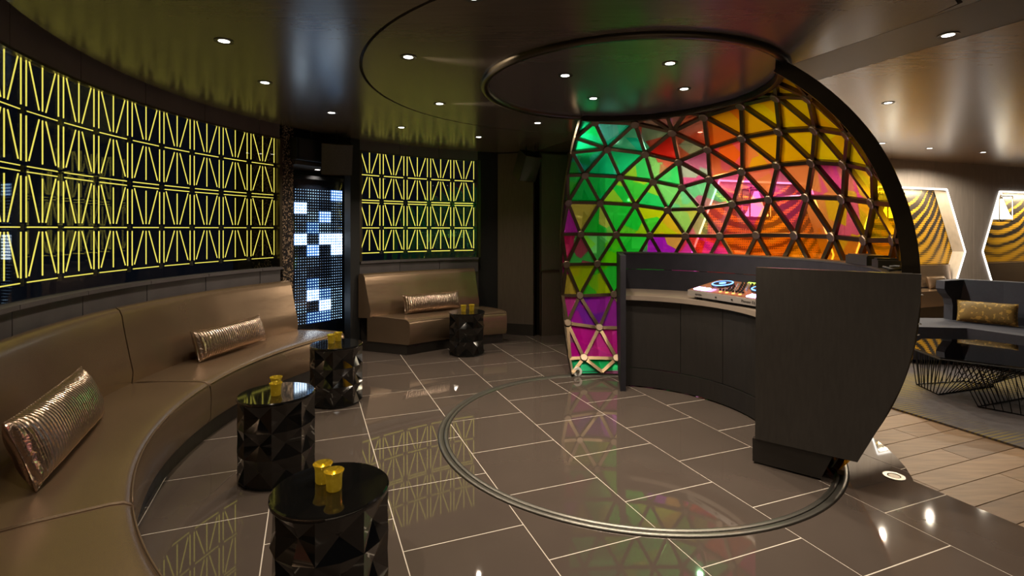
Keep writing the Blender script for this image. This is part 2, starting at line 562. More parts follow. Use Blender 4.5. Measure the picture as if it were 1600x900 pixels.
def window(name, t0, t1, step):
    w_ = empty_struct(name)
    t = t0
    while t < t1 - .5:
        u = min(t + step, t1)
        o = MB().sweep(ringprof(WR - .01, WR - .004, 1.105, 2.505), t + .03, u - .03, 5).build('glass_pane', M_WGLASS, w_)
        t = u
    for tt in (t0, t1):
        MB().sweep(ringprof(WR - .04, WR + .08, 1.105, 2.505), tt - .25, tt + .25, 1).build('frame_post', M_BRONZE, w_)
    MB().sweep(ringprof(WR - .02, WR + .01, 2.492, 2.508), t0, t1, 20).build('head_rail', M_BRONZE, w_)
    return w_


window('window_1', -126, -64.0, 10.3)
window('window_2', -47.6, -21.0, 8.87)

def tube_mesh(r):
    me = bpy.data.meshes.new('neon_tube'); b = bmesh.new()
    bmesh.ops.create_cone(b, cap_ends=True, segments=6, radius1=r, radius2=r, depth=1)
    b.to_mesh(me); b.free(); me.materials.append(M_TUBE)
    return me


HUBM = bpy.data.meshes.new('tube_connector')
bm = bmesh.new(); bmesh.ops.create_cube(bm, size=1); bm.to_mesh(HUBM); bm.free(); HUBM.materials.append(M_BLACK)


def light_screen(label, first, step, count, r, tr_):
    TUBE = tube_mesh(tr_)
    rt = root('neon_light_screen', P(r, first + step * (count - 1) / 2, 1.2), label, 'light screen')
    o0 = rt.location.copy()

    def tube(a, b):
        a, b = Vector(a), Vector(b)
        o = link('neon_tube', TUBE, rt, (a + b) / 2 - o0)
        o.rotation_mode = 'QUATERNION'
        o.rotation_quaternion = Vector((0, 0, 1)).rotation_difference((b - a).normalized())
        o.scale = (1, 1, (b - a).length)
    zb = 1.205; h = .318
    rows = [(zb, True), (zb + .323, False), (zb + .323 * 2 + .032, True), (zb + .323 * 3 + .032, False)]
    for k in range(count):
        th = first + step * k

        def q(f, z):                       # f in fractions of a module
            return P(r, th + f * step, z)
        for z0, up in rows:
            z1 = z0 + h
            for f in (-.43, .43):
                tube(q(f, z0 + .028), q(f, z1 - .022))
            tube(q(0, z0 + .028), q(0, z1 - .022))
            for sgn in (-1, 1):
                if up: tube(q(sgn * .36, z0 + .035), q(sgn * .09, z1 - .022))
                else: tube(q(sgn * .09, z0 + .028), q(sgn * .36, z1 - .012))
            tube(q(-.40, z0), q(.40, z0))
        z = zb + .323 * 2
        tube(q(-.40, z), q(.40, z))
        for z in (zb, zb + .323, zb + .323 * 2 + .016, zb + .323 * 3 + .032):
            o = link('connector', HUBM, rt, P(r + .012, th + .5 * step, z) - o0)
            o.scale = (.035, .012, .04); o.rotation_euler = (0, 0, -R(th + .5 * step))
    return rt


light_screen('glowing yellow tube lattice in the long curved window above the left banquette', -117.4, 5.07, 11, WR + .03, .0037)
light_screen('glowing yellow tube lattice in the shorter back window right of the blue light panel', -45.1, 5.22, 5, WR + .03, .0056)

# ---- niche with the LED panel
wn = empty_struct('wall_back')
MB().sweep(ringprof(WR - .04, 4.25, 0, 2.80), -63.7, -61.6, 2).build('glitter_column', M_GLITTER, wn)
MB().sweep(ringprof(WR - .05, 3.88, 0, 2.80), -49.9, -47.9, 2).build('dark_column', M_BLACK, wn)
MB().sweep(ringprof(3.88, 4.27, 0, 2.80), -46.6, -46.1, 1).build('niche_side', M_BLACK, wn)
MB().sweep(ringprof(4.27, 4.34, 0, 2.80), -66, -46, 8).build('niche_back', M_BLACK, wn)
MB().sweep(ringprof(WR - .08, 4.27, 2.235, 2.275), -61.6, -49.95, 5).build('niche_soffit', M_WALL, wn)
# below and above the second window
wb = struct(MB().sweep(ringprof(WR + .01, WR + .1, 0, 1.07), -47.9, -21, 16).build('wall_back', M_WALL))
for t in (-47.8, -38.95, -30.1):
    MB().sweep(ringprof(WR - .03, WR + .005, .90, 1.075), t + .05, t + 8.8, 6).build('panel', M_STONE, wb)
    MB().sweep(ringprof(WR - .065, WR + .03, 1.078, 1.105), t + .04, t + 8.82, 6).build('sill', M_STONE, wb)
    MB().sweep(ringprof(WR - .02, WR + .06, 2.505, 2.80), t + .05, t + 8.8, 6).build('header_panel', M_HEADER, wb)
# straight dark panels to the right of the window


def wall_seg(name, p, q, z0, z1, th, m, parent=None):
    p, q = Vector((*p, 0)), Vector((*q, 0)); d = (q - p).normalized(); n = Vector((-d.y, d.x, 0))
    if n.y < 0: n = -n
    c = (p + q) / 2 + n * th / 2
    return MB().obox((c.x, c.y, (z0 + z1) / 2), (q - p) / 2, n * th / 2, (0, 0, (z1 - z0) / 2)).build(name, m, parent)


ws = struct(wall_seg('wall_back', (-.52, 7.66), (.80, 7.62), 0, 2.80, .08, M_BLACK))
wall_seg('panel', (-.206, 7.50), (.30, 7.335), .16, 2.60, .06, M_WALLB, ws)
wall_seg('baseboard', (-.206, 7.49), (.30, 7.325), 0, .16, .08, M_PLINTH, ws)
wall_seg('pilaster', (.415, 7.34), (.84, 7.495), .93, 2.59, .1, M_WALLB, ws)
wall_seg('wainscot', (.425, 7.325), (.85, 7.48), 0, .905, .1, M_WALLB, ws)
wall_seg('rail', (.40, 7.305), (.85, 7.47), .905, .93, .12, M_BRONZE, ws)
wall_seg('corner_trim', (.392, 7.33), (.408, 7.336), 0, 2.60, .12, M_BRONZE, ws)
wall_seg('head_trim', (.40, 7.33), (.84, 7.49), 2.575, 2.595, .12, M_BRONZE, ws)

# ---- LED panel
A0, A1 = Vector((-2.58, 6.18, 0)), Vector((-2.20, 6.68, 0))
ld = (A1 - A0).normalized(); ln = Vector((ld.y, -ld.x, 0))       # facing the room
LZ0, LZ1 = .374, 1.99
mid = (A0 + A1) / 2; HWID = (A1 - A0).length / 2
led = root('led_light_display', (mid.x, mid.y, 0), 'tall glowing panel of blue white light dots in the niche between the windows', 'light panel')
ledb = MB().obox(mid - ln * .03 + Vector((0, 0, 1.17)), ld * (HWID + .10), ln * .02, (0, 0, .99))
ledb = ledb.build('backing', M_LEDBOARD, led)
for sgn in (-1, 1):
    MB().obox(mid + ld * sgn * (HWID + .085) + ln * .01 + Vector((0, 0, 1.17)), ld * .014, ln * .03, (0, 0, .99)).build('frame', M_LEDFRAME, led)
for z in (.20, 2.14):
    MB().obox(mid + ln * .01 + Vector((0, 0, z)), ld * (HWID + .10), ln * .03, (0, 0, .02)).build('frame', M_LEDFRAME, led)
MB().obox(mid + ln * .03 + Vector((0, 0, 1.17)), ld * (HWID + .07), ln * .003, (0, 0, .95)).build('cover_glass', M_WGLASS, led)
MB().obox(mid - ln * .02 + Vector((0, 0, .09)), ld * (HWID + .10), ln * .04, (0, 0, .09)).build('plinth', M_PLINTH, led)
lev = [[1, 2, 1, 4], [5, 1, 0, 1], [1, 2, 4, 1], [1, 3, 2, 1], [5, 1, 5, 5], [0, 4, 0, 5], [1, 1, 0, 1], [1, 0, 0, 1], [1, 3, 1, 1], [1, 5, 3, 2], [2, 0, 5, 2], [1, 3, 3, 2]]
dots = {k: MB() for k in range(6)}
back = {k: MB() for k in (3, 4, 5)}
RAD = [.0045, .0062, .0070, .0090, .0118, .0138]
for rw in range(48):
    for c in range(20):
        rr = rw - 1 if (c < 5 and rw < 9) else rw
        L_ = lev[max(rr, 0) // 4][c // 5]
        q = A0 + ld * (2 * HWID * c / 19) + ln * .0 + Vector((0, 0, LZ1 - (LZ1 - LZ0) * rw / 47))
        rd = RAD[L_] * random.uniform(.85, 1.1)
        vs = [q + ld * (rd * cos(pi / 3 * k)) + Vector((0, 0, rd * sin(pi / 3 * k))) + ln * .0 for k in range(6)] + [q + ln * rd * .5]
        dots[L_].add(vs, [(k, (k + 1) % 6, 6) for k in range(6)])
        if L_ in back:
            hx = HWID / 19; hz = (LZ1 - LZ0) / 94
            vs = [q + ld * sx * hx + Vector((0, 0, sz * hz)) - ln * .006 for sx, sz in ((-1, -1), (1, -1), (1, 1), (-1, 1))]
            back[L_].add(vs, [(0, 1, 2, 3)])
ECOL = [(.4, .6, 1), (.42, .64, 1), (.45, .68, 1), (.4, .68, 1), (.45, .7, 1), (.75, .88, 1)]
ESTR = [.4, .75, 1.2, 1.5, 2.6, 4.5]
for k, mbk in dots.items():
    if mbk.v: mbk.build('light_dots', emis('led_dot_%d' % k, ECOL[k], ESTR[k]), ledb, kind='stuff')
BSTR = {3: ((.01, .06, .30), .4), 4: ((.05, .20, .75), .6), 5: ((.22, .45, 1), .75)}
for k, mbk in back.items():
    if mbk.v: mbk.build('lit_field', emis('led_field_%d' % k, *BSTR[k]), ledb, kind='stuff')

# ================================================================== HEX WALL OF THE LOUNGE
HB = Vector((.939, .343, 0)); HNn = Vector((-.343, .939, 0))      # along, away from the room
H0 = Vector((6.55, 8.76, 0))
ZT = 2.685


def HW(X, z, d=0.0):
    """point on the lounge wall at plan coordinate X"""
    p = H0 + HB * ((X - 6.55) / HB.x) + HNn * d
    return Vector((p.x, p.y, z))


hw = empty_struct('wall_right', tuple(HW(6.87, 0)))
DEP = .20
cxs = [3.80, 6.87, 9.94]
HT, HK, ZK, ZO = .82, 1.30, 1.10, 2.21
xs = [1.134] + [c for c in cxs] + [11.3]
# header panels
edges = [1.134, 2.35, 3.40, 4.4, 5.32, 6.35, 7.40, 8.40, 9.40, 10.4, 11.4]
for a, b in zip(edges, edges[1:]):
    MB().extrude([HW(a + .004, ZO), HW(b - .004, ZO), HW(b - .004, ZT), HW(a + .004, ZT)], HNn * DEP).build('header_panel', M_GREYWALL, hw)
cs = [-1.0] + cxs + [13.5]
for a, b in zip([None] + cxs, cxs + [None]):
    # pillar between the opening centred at a and the one at b, split at its middle
    m_ = (a + b) / 2 if a and b else None
    if b:
        l0 = m_ if a else 1.134
        MB().extrude([HW(l0 + .003, 0), HW(b - HT, 0), HW(b - HK, ZK), HW(b - HT, ZO), HW(l0 + .003, ZO)], HNn * DEP).build('pillar_panel', M_GREYWALL, hw)
    if a:
        r0 = m_ if b else 11.4
        if a + HT < r0:
            MB().extrude([HW(a + HT, 0), HW(r0 - .003, 0), HW(r0 - .003, ZO), HW(a + HT, ZO), HW(a + HK, ZK)], HNn * DEP).build('pillar_panel', M_GREYWALL, hw)
MB().extrude([NU(3.47, -5.77, 0), NU(3.47, -6.9, 0), NU(3.47, -6.9, 2.72), NU(3.47, -5.77, 2.72)], N * .08).build('return_panel', M_WALLB, hw)


def mural_mat():
    m = bpy.data.materials.new('gold_halftone_drapery'); m.use_nodes = True; nt = m.node_tree
    b = nt.nodes['Principled BSDF']; b.inputs['Roughness'].default_value = .45; b.inputs['Metallic'].default_value = .0
    uv = nt.nodes.new('ShaderNodeUVMap')
    sx = nt.nodes.new('ShaderNodeSeparateXYZ'); nt.links.new(uv.outputs[0], sx.inputs[0])

    def mt(op, a, b_=None, c_=None):
        n = nt.nodes.new('ShaderNodeMath'); n.operation = op
        for i, x in enumerate((a, b_, c_)):
            if x is None: continue
            if isinstance(x, (int, float)): n.inputs[i].default_value = x
            else: nt.links.new(x, n.inputs[i])
        return n.outputs[0]
    x, z = sx.outputs[0], sx.outputs[1]
    x2 = mt('MULTIPLY', x, x)
    sag = mt('SUBTRACT', z, mt('MULTIPLY', x2, mt('ADD', mt('MULTIPLY', z, .20), .04)))
    mp = nt.nodes.new('ShaderNodeTexNoise'); mp.inputs['Scale'].default_value = 1.6
    nt.links.new(uv.outputs[0], mp.inputs['Vector'])
    sag = mt('ADD', sag, mt('MULTIPLY', mp.outputs['Fac'], .16))
    wave = mt('SINE', mt('MULTIPLY', sag, 36.0))
    # bands darker high up, mostly gold low down
    bias = mt('MULTIPLY', mt('SUBTRACT', z, 1.22), 1.1)
    val = mt('ADD', mt('MULTIPLY', wave, .66), bias)
    cell = 27.0

    def fr(a): return mt('ABSOLUTE', mt('SUBTRACT', mt('FRACT', mt('MULTIPLY', a, cell)), .5))
    d = mt('MAXIMUM', fr(x), fr(z))                       # 0 centre of a dot, .5 its border
    size = mt('ADD', mt('MULTIPLY', val, .30), .30)
    mask = mt('LESS_THAN', d, size)
    mx = nt.nodes.new('ShaderNodeMix'); mx.data_type = 'RGBA'
    mx.inputs['A'].default_value = (.66, .36, .012, 1); mx.inputs['B'].default_value = (.018, .013, .01, 1)
    nt.links.new(mask, mx.inputs['Factor']); nt.links.new(mx.outputs['Result'], b.inputs['Base Color'])
    return m


M_MURAL = mural_mat()
POS = ['behind the dome', 'right of the dome', 'at the far right']
for c, pos, lx in zip(cxs, POS, (3.70, 6.47, 9.31)):
    # mural panel
    vs = [HW(c - 1.45, .88, DEP + .01), HW(c + 1.45, .88, DEP + .01), HW(c + 1.45, 2.24, DEP + .01), HW(c - 1.45, 2.24, DEP + .01)]
    o = MB().extrude(vs, HNn * .03).build('wall_mural', M_MURAL)
    tag(o, 'gold halftone drapery mural inside the hexagonal wall opening ' + pos, 'mural', 'drapery murals')
    uvl = o.data.uv_layers.new(name='UVMap')
    for lp in o.data.loops:
        co = o.data.vertices[lp.vertex_index].co
        s = (co - HW(c - (.35 if pos == 'right of the dome' else .5 if 'far' in pos else 0), 0)).dot(HB)
        uvl.data[lp.index].uv = (s, co.z)
    # LED strip round the opening
    st = root('led_strip_light', tuple(HW(c, ZO)), 'white light strip outlining the hexagonal wall opening ' + pos, 'strip light', 'opening strip lights')
    hexp = [(c - HT, .02), (c - HK, ZK), (c - HT, ZO), (c + HT, ZO), (c + HK, ZK), (c + HT, .02)]
    for (xa, za), (xb, zb) in zip(hexp, hexp[1:]):
        MB().bar(HW(xa, za, -.006), HW(xb, zb, -.006), .024, .012, -HNn).build('strip', M_STRIP, st)
    # banquette inside
    bq = root('niche_banquette', tuple(HW(c, 0)), 'tan leather banquette inside the hexagonal wall opening ' + pos, 'banquette', 'niche banquettes')
    MB().extrude([HW(c - .98, .5, .02), HW(c + .98, .5, .02), HW(c + 1.08, .87, .10), HW(c - 1.08, .87, .10)], HNn * .09).build('backrest', M_LEATHER, bq, bevel=.02)
    MB().extrude([HW(c - .92, .22, -.30), HW(c + .92, .22, -.30), HW(c + .92, .48, -.30), HW(c - .92, .48, -.30)], HNn * .40).build('seat', M_LEATHER, bq, bevel=.03)
    MB().extrude([HW(c - .88, 0, -.24), HW(c + .88, 0, -.24), HW(c + .88, .22, -.24), HW(c - .88, .22, -.24)], HNn * .38).build('base', M_PLINTH, bq)
    # lantern
    lt = root('wall_lantern', tuple(HW(lx, 1.66, -.02)), 'glowing white bell lamp in a clear framed box in the opening ' + pos, 'lamp', 'niche lanterns')
    s = .19; z0, z1 = 1.66, 2.13
    for dx in (-s, s):
        for dd in (.0, .16):
            MB().bar(HW(lx + dx, z0, dd), HW(lx + dx, z1, dd), .014, .014, HNn).build('frame', M_CHROME, lt)
    for zz in (z0, z1):
        for dd in (.0, .16):
            MB().bar(HW(lx - s, zz, dd), HW(lx + s, zz, dd), .014, .014, HNn).build('frame', M_CHROME, lt)
    MB().lathe([(.03, .42), (.05, .36), (.075, .24), (.12, .13), (.165, .07), (.165, .04), (.15, .04), (.05, .36)], HW(lx, z0, .08), 20).build('bell_shade', M_BELL, lt, smooth=True)
    MB().bar(HW(lx, z0 + .40, .08), HW(lx, ZO, .08), .02, .02, HNn).build('stem', M_CHROME, lt)
    # the lamp over the mural
    l = bpy.data.lights.new('opening_lamp', 'AREA'); l.shape = 'RECTANGLE'; l.size = 1.5; l.size_y = .06; l.energy = 26; l.color = (1, .84, .55)
    lo = bpy.data.objects.new('opening_lamp', l); COL.objects.link(lo); lo.location = HW(c, ZO - .03, .05)
    lo.rotation_euler = (R(18), 0, math.atan2(HB.y, HB.x))

# ================================================================== DOME
ZC, RS = 1.16, 1.768


def S(th, z, dr=0.0):
    rs = RS + .026 * min(1, max(0, (z - 1.25) / .8))
    r = math.sqrt(max(.01, rs * rs - (z - ZC) ** 2))
    p = P(r, th, z); n = (p - Vector((CX, CY, ZC))).normalized()
    return p + n * dr


rows = [
    [(-3.7, 2.577), (16.6, 2.555), (33.2, 2.463), (50.1, 2.55), (70.9, 2.568), (91.3, 2.539), (107.3, 2.443)],
    [(4.2, 2.348), (20.3, 2.292), (33.1, 2.2), (45.8, 2.29), (61.4, 2.341), (78.3, 2.333), (94.3, 2.274), (108.9, 2.167)],
    [(-4.1, 2.097), (10.0, 2.074), (22.6, 2.022), (33.0, 1.953), (43.4, 2.016), (56.0, 2.066), (69.8, 2.082), (83.6, 2.061), (96.9, 2.0), (109.4, 1.914)],
    [(-9.5, 1.809), (2.7, 1.806), (15.7, 1.778), (27.2, 1.723), (38.8, 1.726), (50.0, 1.767), (62.9, 1.795), (76.3, 1.791), (89.9, 1.756), (102.5, 1.704)],
    [(-4.1, 1.463), (8.8, 1.456), (20.7, 1.448), (32.9, 1.446), (44.6, 1.446), (56.8, 1.461), (69.7, 1.463), (82.8, 1.456), (95.2, 1.437), (109.3, 1.446)],
    [(-9.2, 1.123), (2.1, 1.129), (14.6, 1.12), (26.8, 1.115), (38.8, 1.115), (50.8, 1.12), (63.2, 1.125), (76.2, 1.125), (89.0, 1.115), (102.0, 1.12), (115.0, 1.12)],
    [(-4.6, .779), (8.0, .794), (20.6, .79), (32.8, .78), (44.8, .78), (57.0, .79), (69.7, .79), (82.6, .79), (95.5, .785), (108.5, .785), (120, .785)],
    [(-10.0, .495), (2.2, .446), (14.5, .45), (26.8, .45), (38.8, .45), (50.8, .45), (63.2, .45), (76.2, .45), (89.0, .45), (102.0, .45), (115.0, .45)],
    [(-5.1, .158), (8.5, .155), (22, .155), (36, .155), (50, .155), (64, .155), (78, .155), (92, .155), (106, .155), (119, .155)],
]
LEFT, RIGHT = -11.0, 126.0
nodes = []                                 # (th, z, interior)
ids = []
for rw in rows:
    ids.append([])
    for t, z in rw:
        ids[-1].append(len(nodes)); nodes.append([t, z, True])


def bnode(t, z):
    nodes.append([t, z, False]); return len(nodes) - 1


lz = [2.44, 2.31, 2.09, 1.81, 1.46, 1.125, .787, .47, .157]
Lb = [bnode(LEFT, z) for z in lz]; Rb = [bnode(RIGHT, z) for z in (2.40, 2.10, 1.86, 1.66, 1.44, 1.12, .785, .45, .155)]
full = [[Lb[i]] + ids[i] + [Rb[i]] for i in range(9)]
top = [bnode(t, 2.60) for t in (LEFT, 5, 24, 33, 43, 60, 80, 100, RIGHT)]
bot = [bnode(t, .035) for t in (LEFT, 2, 15, 29, 43, 57, 71, 85, 99, 112, RIGHT)]
chain = [top] + full + [bot]
tris = []


def sp(i):
    return S(nodes[i][0], nodes[i][1])


for a, b in zip(chain, chain[1:]):
    i = j = 0
    while i < len(a) - 1 or j < len(b) - 1:
        if i == len(a) - 1: tk = 'b'
        elif j == len(b) - 1: tk = 'a'
        else:
            da = (sp(a[i + 1]) - sp(b[j])).length; db = (sp(a[i]) - sp(b[j + 1])).length
            tk = 'a' if da < db else 'b'
        if tk == 'a': tris.append((a[i], a[i + 1], b[j])); i += 1
        else: tris.append((a[i], b[j + 1], b[j])); j += 1
tris = [t for t in tris if ((sp(t[1]) - sp(t[0])).cross(sp(t[2]) - sp(t[0]))).length > .006]
medges = {}
for t in tris:
    for k in range(3):
        e = tuple(sorted((t[k], t[(k + 1) % 3]))); medges[e] = medges.get(e, 0) + 1

# observed glass colours: (angle, height, sRGB)
CTRL = [(-8.2, 2.49, 30, 130, 105), (-3.1, 2.42, 20, 140, 90), (8.2, 2.48, 60, 110, 105), (12.6, 2.41, 10, 200, 170), (19.4, 2.43, 110, 200, 165),
        (28.0, 2.41, 235, 70, 45), (24.9, 2.55, 150, 95, 90), (41.3, 2.54, 170, 105, 85), (42.3, 2.40, 240, 95, 40), (28.9, 2.29, 200, 75, 70),
        (52.6, 2.41, 230, 140, 20), (54.4, 2.30, 230, 125, 40), (75.3, 2.54, 252, 232, 0), (70.0, 2.43, 248, 200, 10), (91.2, 2.37, 248, 222, 0),
        (99.2, 2.48, 245, 218, 5), (86.6, 2.22, 240, 200, 5), (103.2, 2.27, 225, 180, 5), (68.0, 2.20, 235, 190, 15), (49.0, 2.14, 165, 75, 85),
        (37.8, 2.08, 135, 50, 95), (36.5, 2.21, 110, 150, 125), (25.6, 2.10, 120, 175, 110), (14.3, 2.21, 60, 205, 120), (5.0, 2.21, 0, 195, 145),
        (-1.3, 2.26, 35, 120, 105), (-.3, 1.98, 10, 170, 90), (13.6, 1.97, 20, 195, 80), (17.4, 1.97, 150, 180, 40), (27.1, 1.89, 30, 180, 105),
        (36.4, 1.87, 70, 150, 105), (64.5, 2.02, 175, 110, 65), (64.3, 1.89, 170, 40, 130), (77.4, 1.86, 185, 125, 70), (97.0, 2.09, 195, 185, 15),
        (92.8, 1.83, 165, 60, 120), (108.0, 1.87, 160, 145, 10), (88.3, 1.64, 160, 135, 15), (100.9, 1.56, 165, 145, 15), (117, 1.5, 205, 175, 0),
        (-8.2, 1.92, 60, 150, 60), (-3.8, 1.63, 80, 80, 40), (-8.6, 1.58, 110, 40, 110), (3.9, 1.58, 30, 160, 60), (14.7, 1.61, 15, 175, 60),
        (22.8, 1.61, 155, 175, 0), (34.1, 1.63, 90, 130, 60), (28.5, 1.57, 140, 130, 30), (41.9, 1.56, 150, 85, 95), (54.6, 1.6, 225, 95, 75),
        (67.1, 1.61, 230, 140, 40), (39.2, 1.31, 240, 65, 60), (56, 1.31, 245, 125, 15), (73, 1.25, 245, 160, 5), (87, 1.25, 215, 140, 25),
        (106, 1.2, 240, 180, 0), (-8.4, 1.33, 140, 40, 90), (-1.2, 1.26, 45, 100, 55), (4.7, 1.22, 120, 215, 0), (13.8, 1.33, 30, 165, 50),
        (26.2, 1.36, 90, 10, 110), (35, 1.3, 160, 30, 140), (-4.9, 1.0, 120, 125, 15), (-8.4, .86, 130, 50, 110), (-.1, .89, 120, 140, 10), (5.9, 1.0, 40, 170, 60),
        (-5.5, .62, 220, 50, 205), (-2.0, .70, 140, 60, 200), (5.7, .64, 170, 55, 190), (-2.2, .31, 225, 30, 195), (4.7, .25, 235, 60, 195),
        (-7, .08, 20, 140, 100), (5, .08, 10, 205, 120), (40, .6, 200, 60, 160), (70, .6, 230, 120, 60), (100, .6, 230, 170, 20), (60, .1, 60, 190, 110)]
CM = []
for t, z, r_, g_, b_ in CTRL: CM.append((S(t, z), (r_, g_, b_)))
dome = root('dome_screen', (CX, CY, 0), 'geodesic quarter dome of brass bars and many coloured glass triangles behind the booth', 'dome')
cen = Vector((CX, CY, ZC))
for t in tris:
    p = [sp(i) for i in t]; c = (p[0] + p[1] + p[2]) / 3
    near = sorted(CM, key=lambda q: (q[0] - c).length)
    key, key2 = near[0][1], near[1][1]
    ang = math.degrees(math.atan2(c.x - CX, c.y - CY))
    sc = (.34 if c.z > .8 else .26) if ang < 30 else .28 if ang < 50 else .72 if c.z > 1.95 else .26 if c.z > 2.2 and ang > 70 else .12
    q = [c + (x - c) * .985 for x in p]
    n = (q[1] - q[0]).cross(q[2] - q[0]).normalized()
    if n.dot(c - cen) < 0: n = -n
    v = [x + n * .004 for x in q] + [x + n * .010 for x in q]
    mesh('glass_pane', v, [(0, 1, 2), (5, 4, 3), (0, 3, 4, 1), (1, 4, 5, 2), (2, 5, 3, 0)], pane_mat(key, key2, sc, .36 if 30 < ang < 72 else .6), dome)
for (a, b), cnt in medges.items():
    p, q = sp(a), sp(b); n = ((p + q) / 2 - cen).normalized()
    la = nodes[a][2]; lb = nodes[b][2]
    if not la and not lb: continue                    # the rim pieces follow below
    MB().bar(p - n * .012, q - n * .012, .034, .030, n).build('strut', M_BRASS, dome)
for i, (t, z, inn) in enumerate(nodes):
    if not inn: continue
    p = sp(i); n = (p - cen).normalized()
    a = n.cross(Vector((0, 0, 1))).normalized(); b = n.cross(a)
    v = []
    for dd, rr in ((-.046, .034), (-.042, .041), (-.024, .041)):
        v += [p + n * dd + (a * cos(2 * pi * k / 14) + b * sin(2 * pi * k / 14)) * rr for k in range(14)]
    f = [tuple(range(14))] + [(r_ * 14 + k, r_ * 14 + (k + 1) % 14, r_ * 14 + 14 + (k + 1) % 14, r_ * 14 + 14 + k) for r_ in (0, 1) for k in range(14)] + [tuple(range(28, 42))]
    mesh('hub', v, f, M_HUB, dome)


def rim(t, zs, wd, dp, name, ins=0.0):
    v = []; f = []
    for z in zs:
        p = S(t, z); n = (p - cen).normalized(); tang = Vector((cos(R(t)), -sin(R(t)), 0))
        for x, y in ((-1, -1), (1, -1), (1, 1), (-1, 1)):
            v.append(p + tang * x * wd / 2 + n * (y * dp / 2 - ins))
    k = len(zs)
    for i in range(k - 1):
        for j in range(4): f.append((i * 4 + j, i * 4 + (j + 1) % 4, i * 4 + 4 + (j + 1) % 4, i * 4 + 4 + j))
    f += [(0, 1, 2, 3), tuple(range(4 * k - 4, 4 * k))]
    return mesh(name, v, f, M_EDGE, dome)


rim(LEFT, [.02 + 2.58 * i / 40 for i in range(41)], .022, .05, 'edge_frame')
rim(RIGHT, [.16 + 2.44 * i / 40 for i in range(41)], .05, .085, 'edge_frame', .036)
MB().sweep(ringprof(1.03, 1.075, 2.555, 2.60), LEFT, RIGHT, 60).build('top_rail', M_EDGE, dome)
MB().sweep(ringprof(1.37, 1.41, .02, .05), LEFT, RIGHT, 60).build('bottom_rail', M_BRASS, dome)
pw = P(1.40, -8.6, .052)
whl = MB()
ax = Vector((sin(R(-8.6)), cos(R(-8.6)), 0)); tg = Vector((ax.y, -ax.x, 0))
v = []
for dd, rr in ((-.045, .022), (-.045, .046), (-.02, .046), (-.02, .022)):
    v += [pw + ax * dd + (tg * cos(2 * pi * k / 20) + Vector((0, 0, sin(2 * pi * k / 20)))) * rr for k in range(20)]
whl.add(v, [(r_ * 20 + k, r_ * 20 + (k + 1) % 20, ((r_ + 1) % 4) * 20 + (k + 1) % 20, ((r_ + 1) % 4) * 20 + k) for r_ in range(4) for k in range(20)])
whl.build('roller_wheel', M_WHITE, dome)['label'] = 'white nylon roller wheel'
MB().tube([pw - ax * .06, pw + ax * .0], .016, 10).build('axle', M_CHROME, dome)

# ================================================================== DJ BOOTH
booth = root('dj_booth', (CX, CY, 0), 'curved black booth counter with tall flat end panels under the coloured dome', 'booth')
TL, TR = 9.5, 131.0
RD = Vector((sin(R(TR)), cos(R(TR)), 0)); TD = Vector((RD.y, -RD.x, 0))     # radial, and towards larger angle


def panel(t, prof, th_, name, m):
    rd = Vector((sin(R(t)), cos(R(t)), 0)); td = Vector((rd.y, -rd.x, 0))
    pts = [Vector((CX, CY, 0)) + rd * r + Vector((0, 0, z)) for r, z in prof]
    return MB().extrude(pts, td * th_).build(name, m, booth, bevel=.004)


panel(TR - 1.2, [(.935, .165), (.94, 1.27), (1.776, 1.272), (1.772, 1.12), (1.745, .88), (1.70, .675), (1.60, .42), (1.487, .172)], .045, 'end_panel', M_BOOTH)
panel(TR - 1.8, [(.915, .012), (.915, .16), (1.30, .16), (1.36, .16), (1.30, .012)], .04, 'end_plinth', M_PLINTH)
panel(TL - .6, [(.88, 0), (.88, 1.268), (1.70, 1.268), (1.72, .6), (1.52, .02)], .05, 'end_panel', M_BOOTHIN)
MB().sweep([(1.0, .838), (1.0, .880), (1.60, .880), (1.60, .838)], TL + 1.2, TR - 2, 60).build('counter', M_COUNTER, booth, bevel=0)
for a, b in ((11, 40), (40, 62.5), (62.5, 85), (85, 107.5), (107.5, TR - 2)):
    MB().sweep(ringprof(1.055, 1.075, .185, .835), a + .15, b - .15, 10).build('cabinet_panel', M_CAB, booth)
MB().sweep(ringprof(1.045, 1.09, .012, .178), 11, TR - 2, 50).build('kickboard', M_CAB, booth)
MB().sweep(ringprof(1.60, 1.63, .88, 1.085), 10.5, TR - 2, 50).build('back_panel', M_BOOTHIN, booth)
MB().sweep(ringprof(1.60, 1.63, 1.09, 1.255), 10.5, TR - 2, 50).build('back_panel', M_BOOTHIN, booth)
MB().sweep(ringprof(1.595, 1.735, 1.255, 1.268), 10.5, TR - 2, 50).build('ledge', M_BOOTH, booth)
MB().sweep([(1.50, .3), (1.62, .84), (1.60, .84), (1.46, .3)], 10.5, TR - 2, 50).build('rear_skin', M_CAB, booth)
for z in (1.16, 1.0, .94):
    p = P(1.782 - .06 * (1.2 - z), TR - 1.6, z) + TD * .05
    MB().lathe([(.009, 0), (.006, .006), (.001, .008)], p, 8).build('rivet', M_CHROME, booth)

# ---- controller on the counter
fl_, fr_ = Vector((1.61, 4.75, 0)), Vector((1.955, 4.023, 0))
cd = (fr_ - fl_).normalized(); cb = Vector((-cd.y, cd.x, 0))          # along the front, away from the player
CL = (fr_ - fl_).length; CDp = .40
con = root('dj_controller', (fl_ + cd * CL / 2 + Vector((0, 0, .88))), 'silver and orange DJ controller with jog wheels and glowing pads on the booth counter', 'controller')


def K(s, d, z=0.0):
    """point on the sloping deck: s along, d deep, z above it"""
    return fl_ + cd * s + cb * d + Vector((0, 0, .958 + .075 * d / CDp + z))


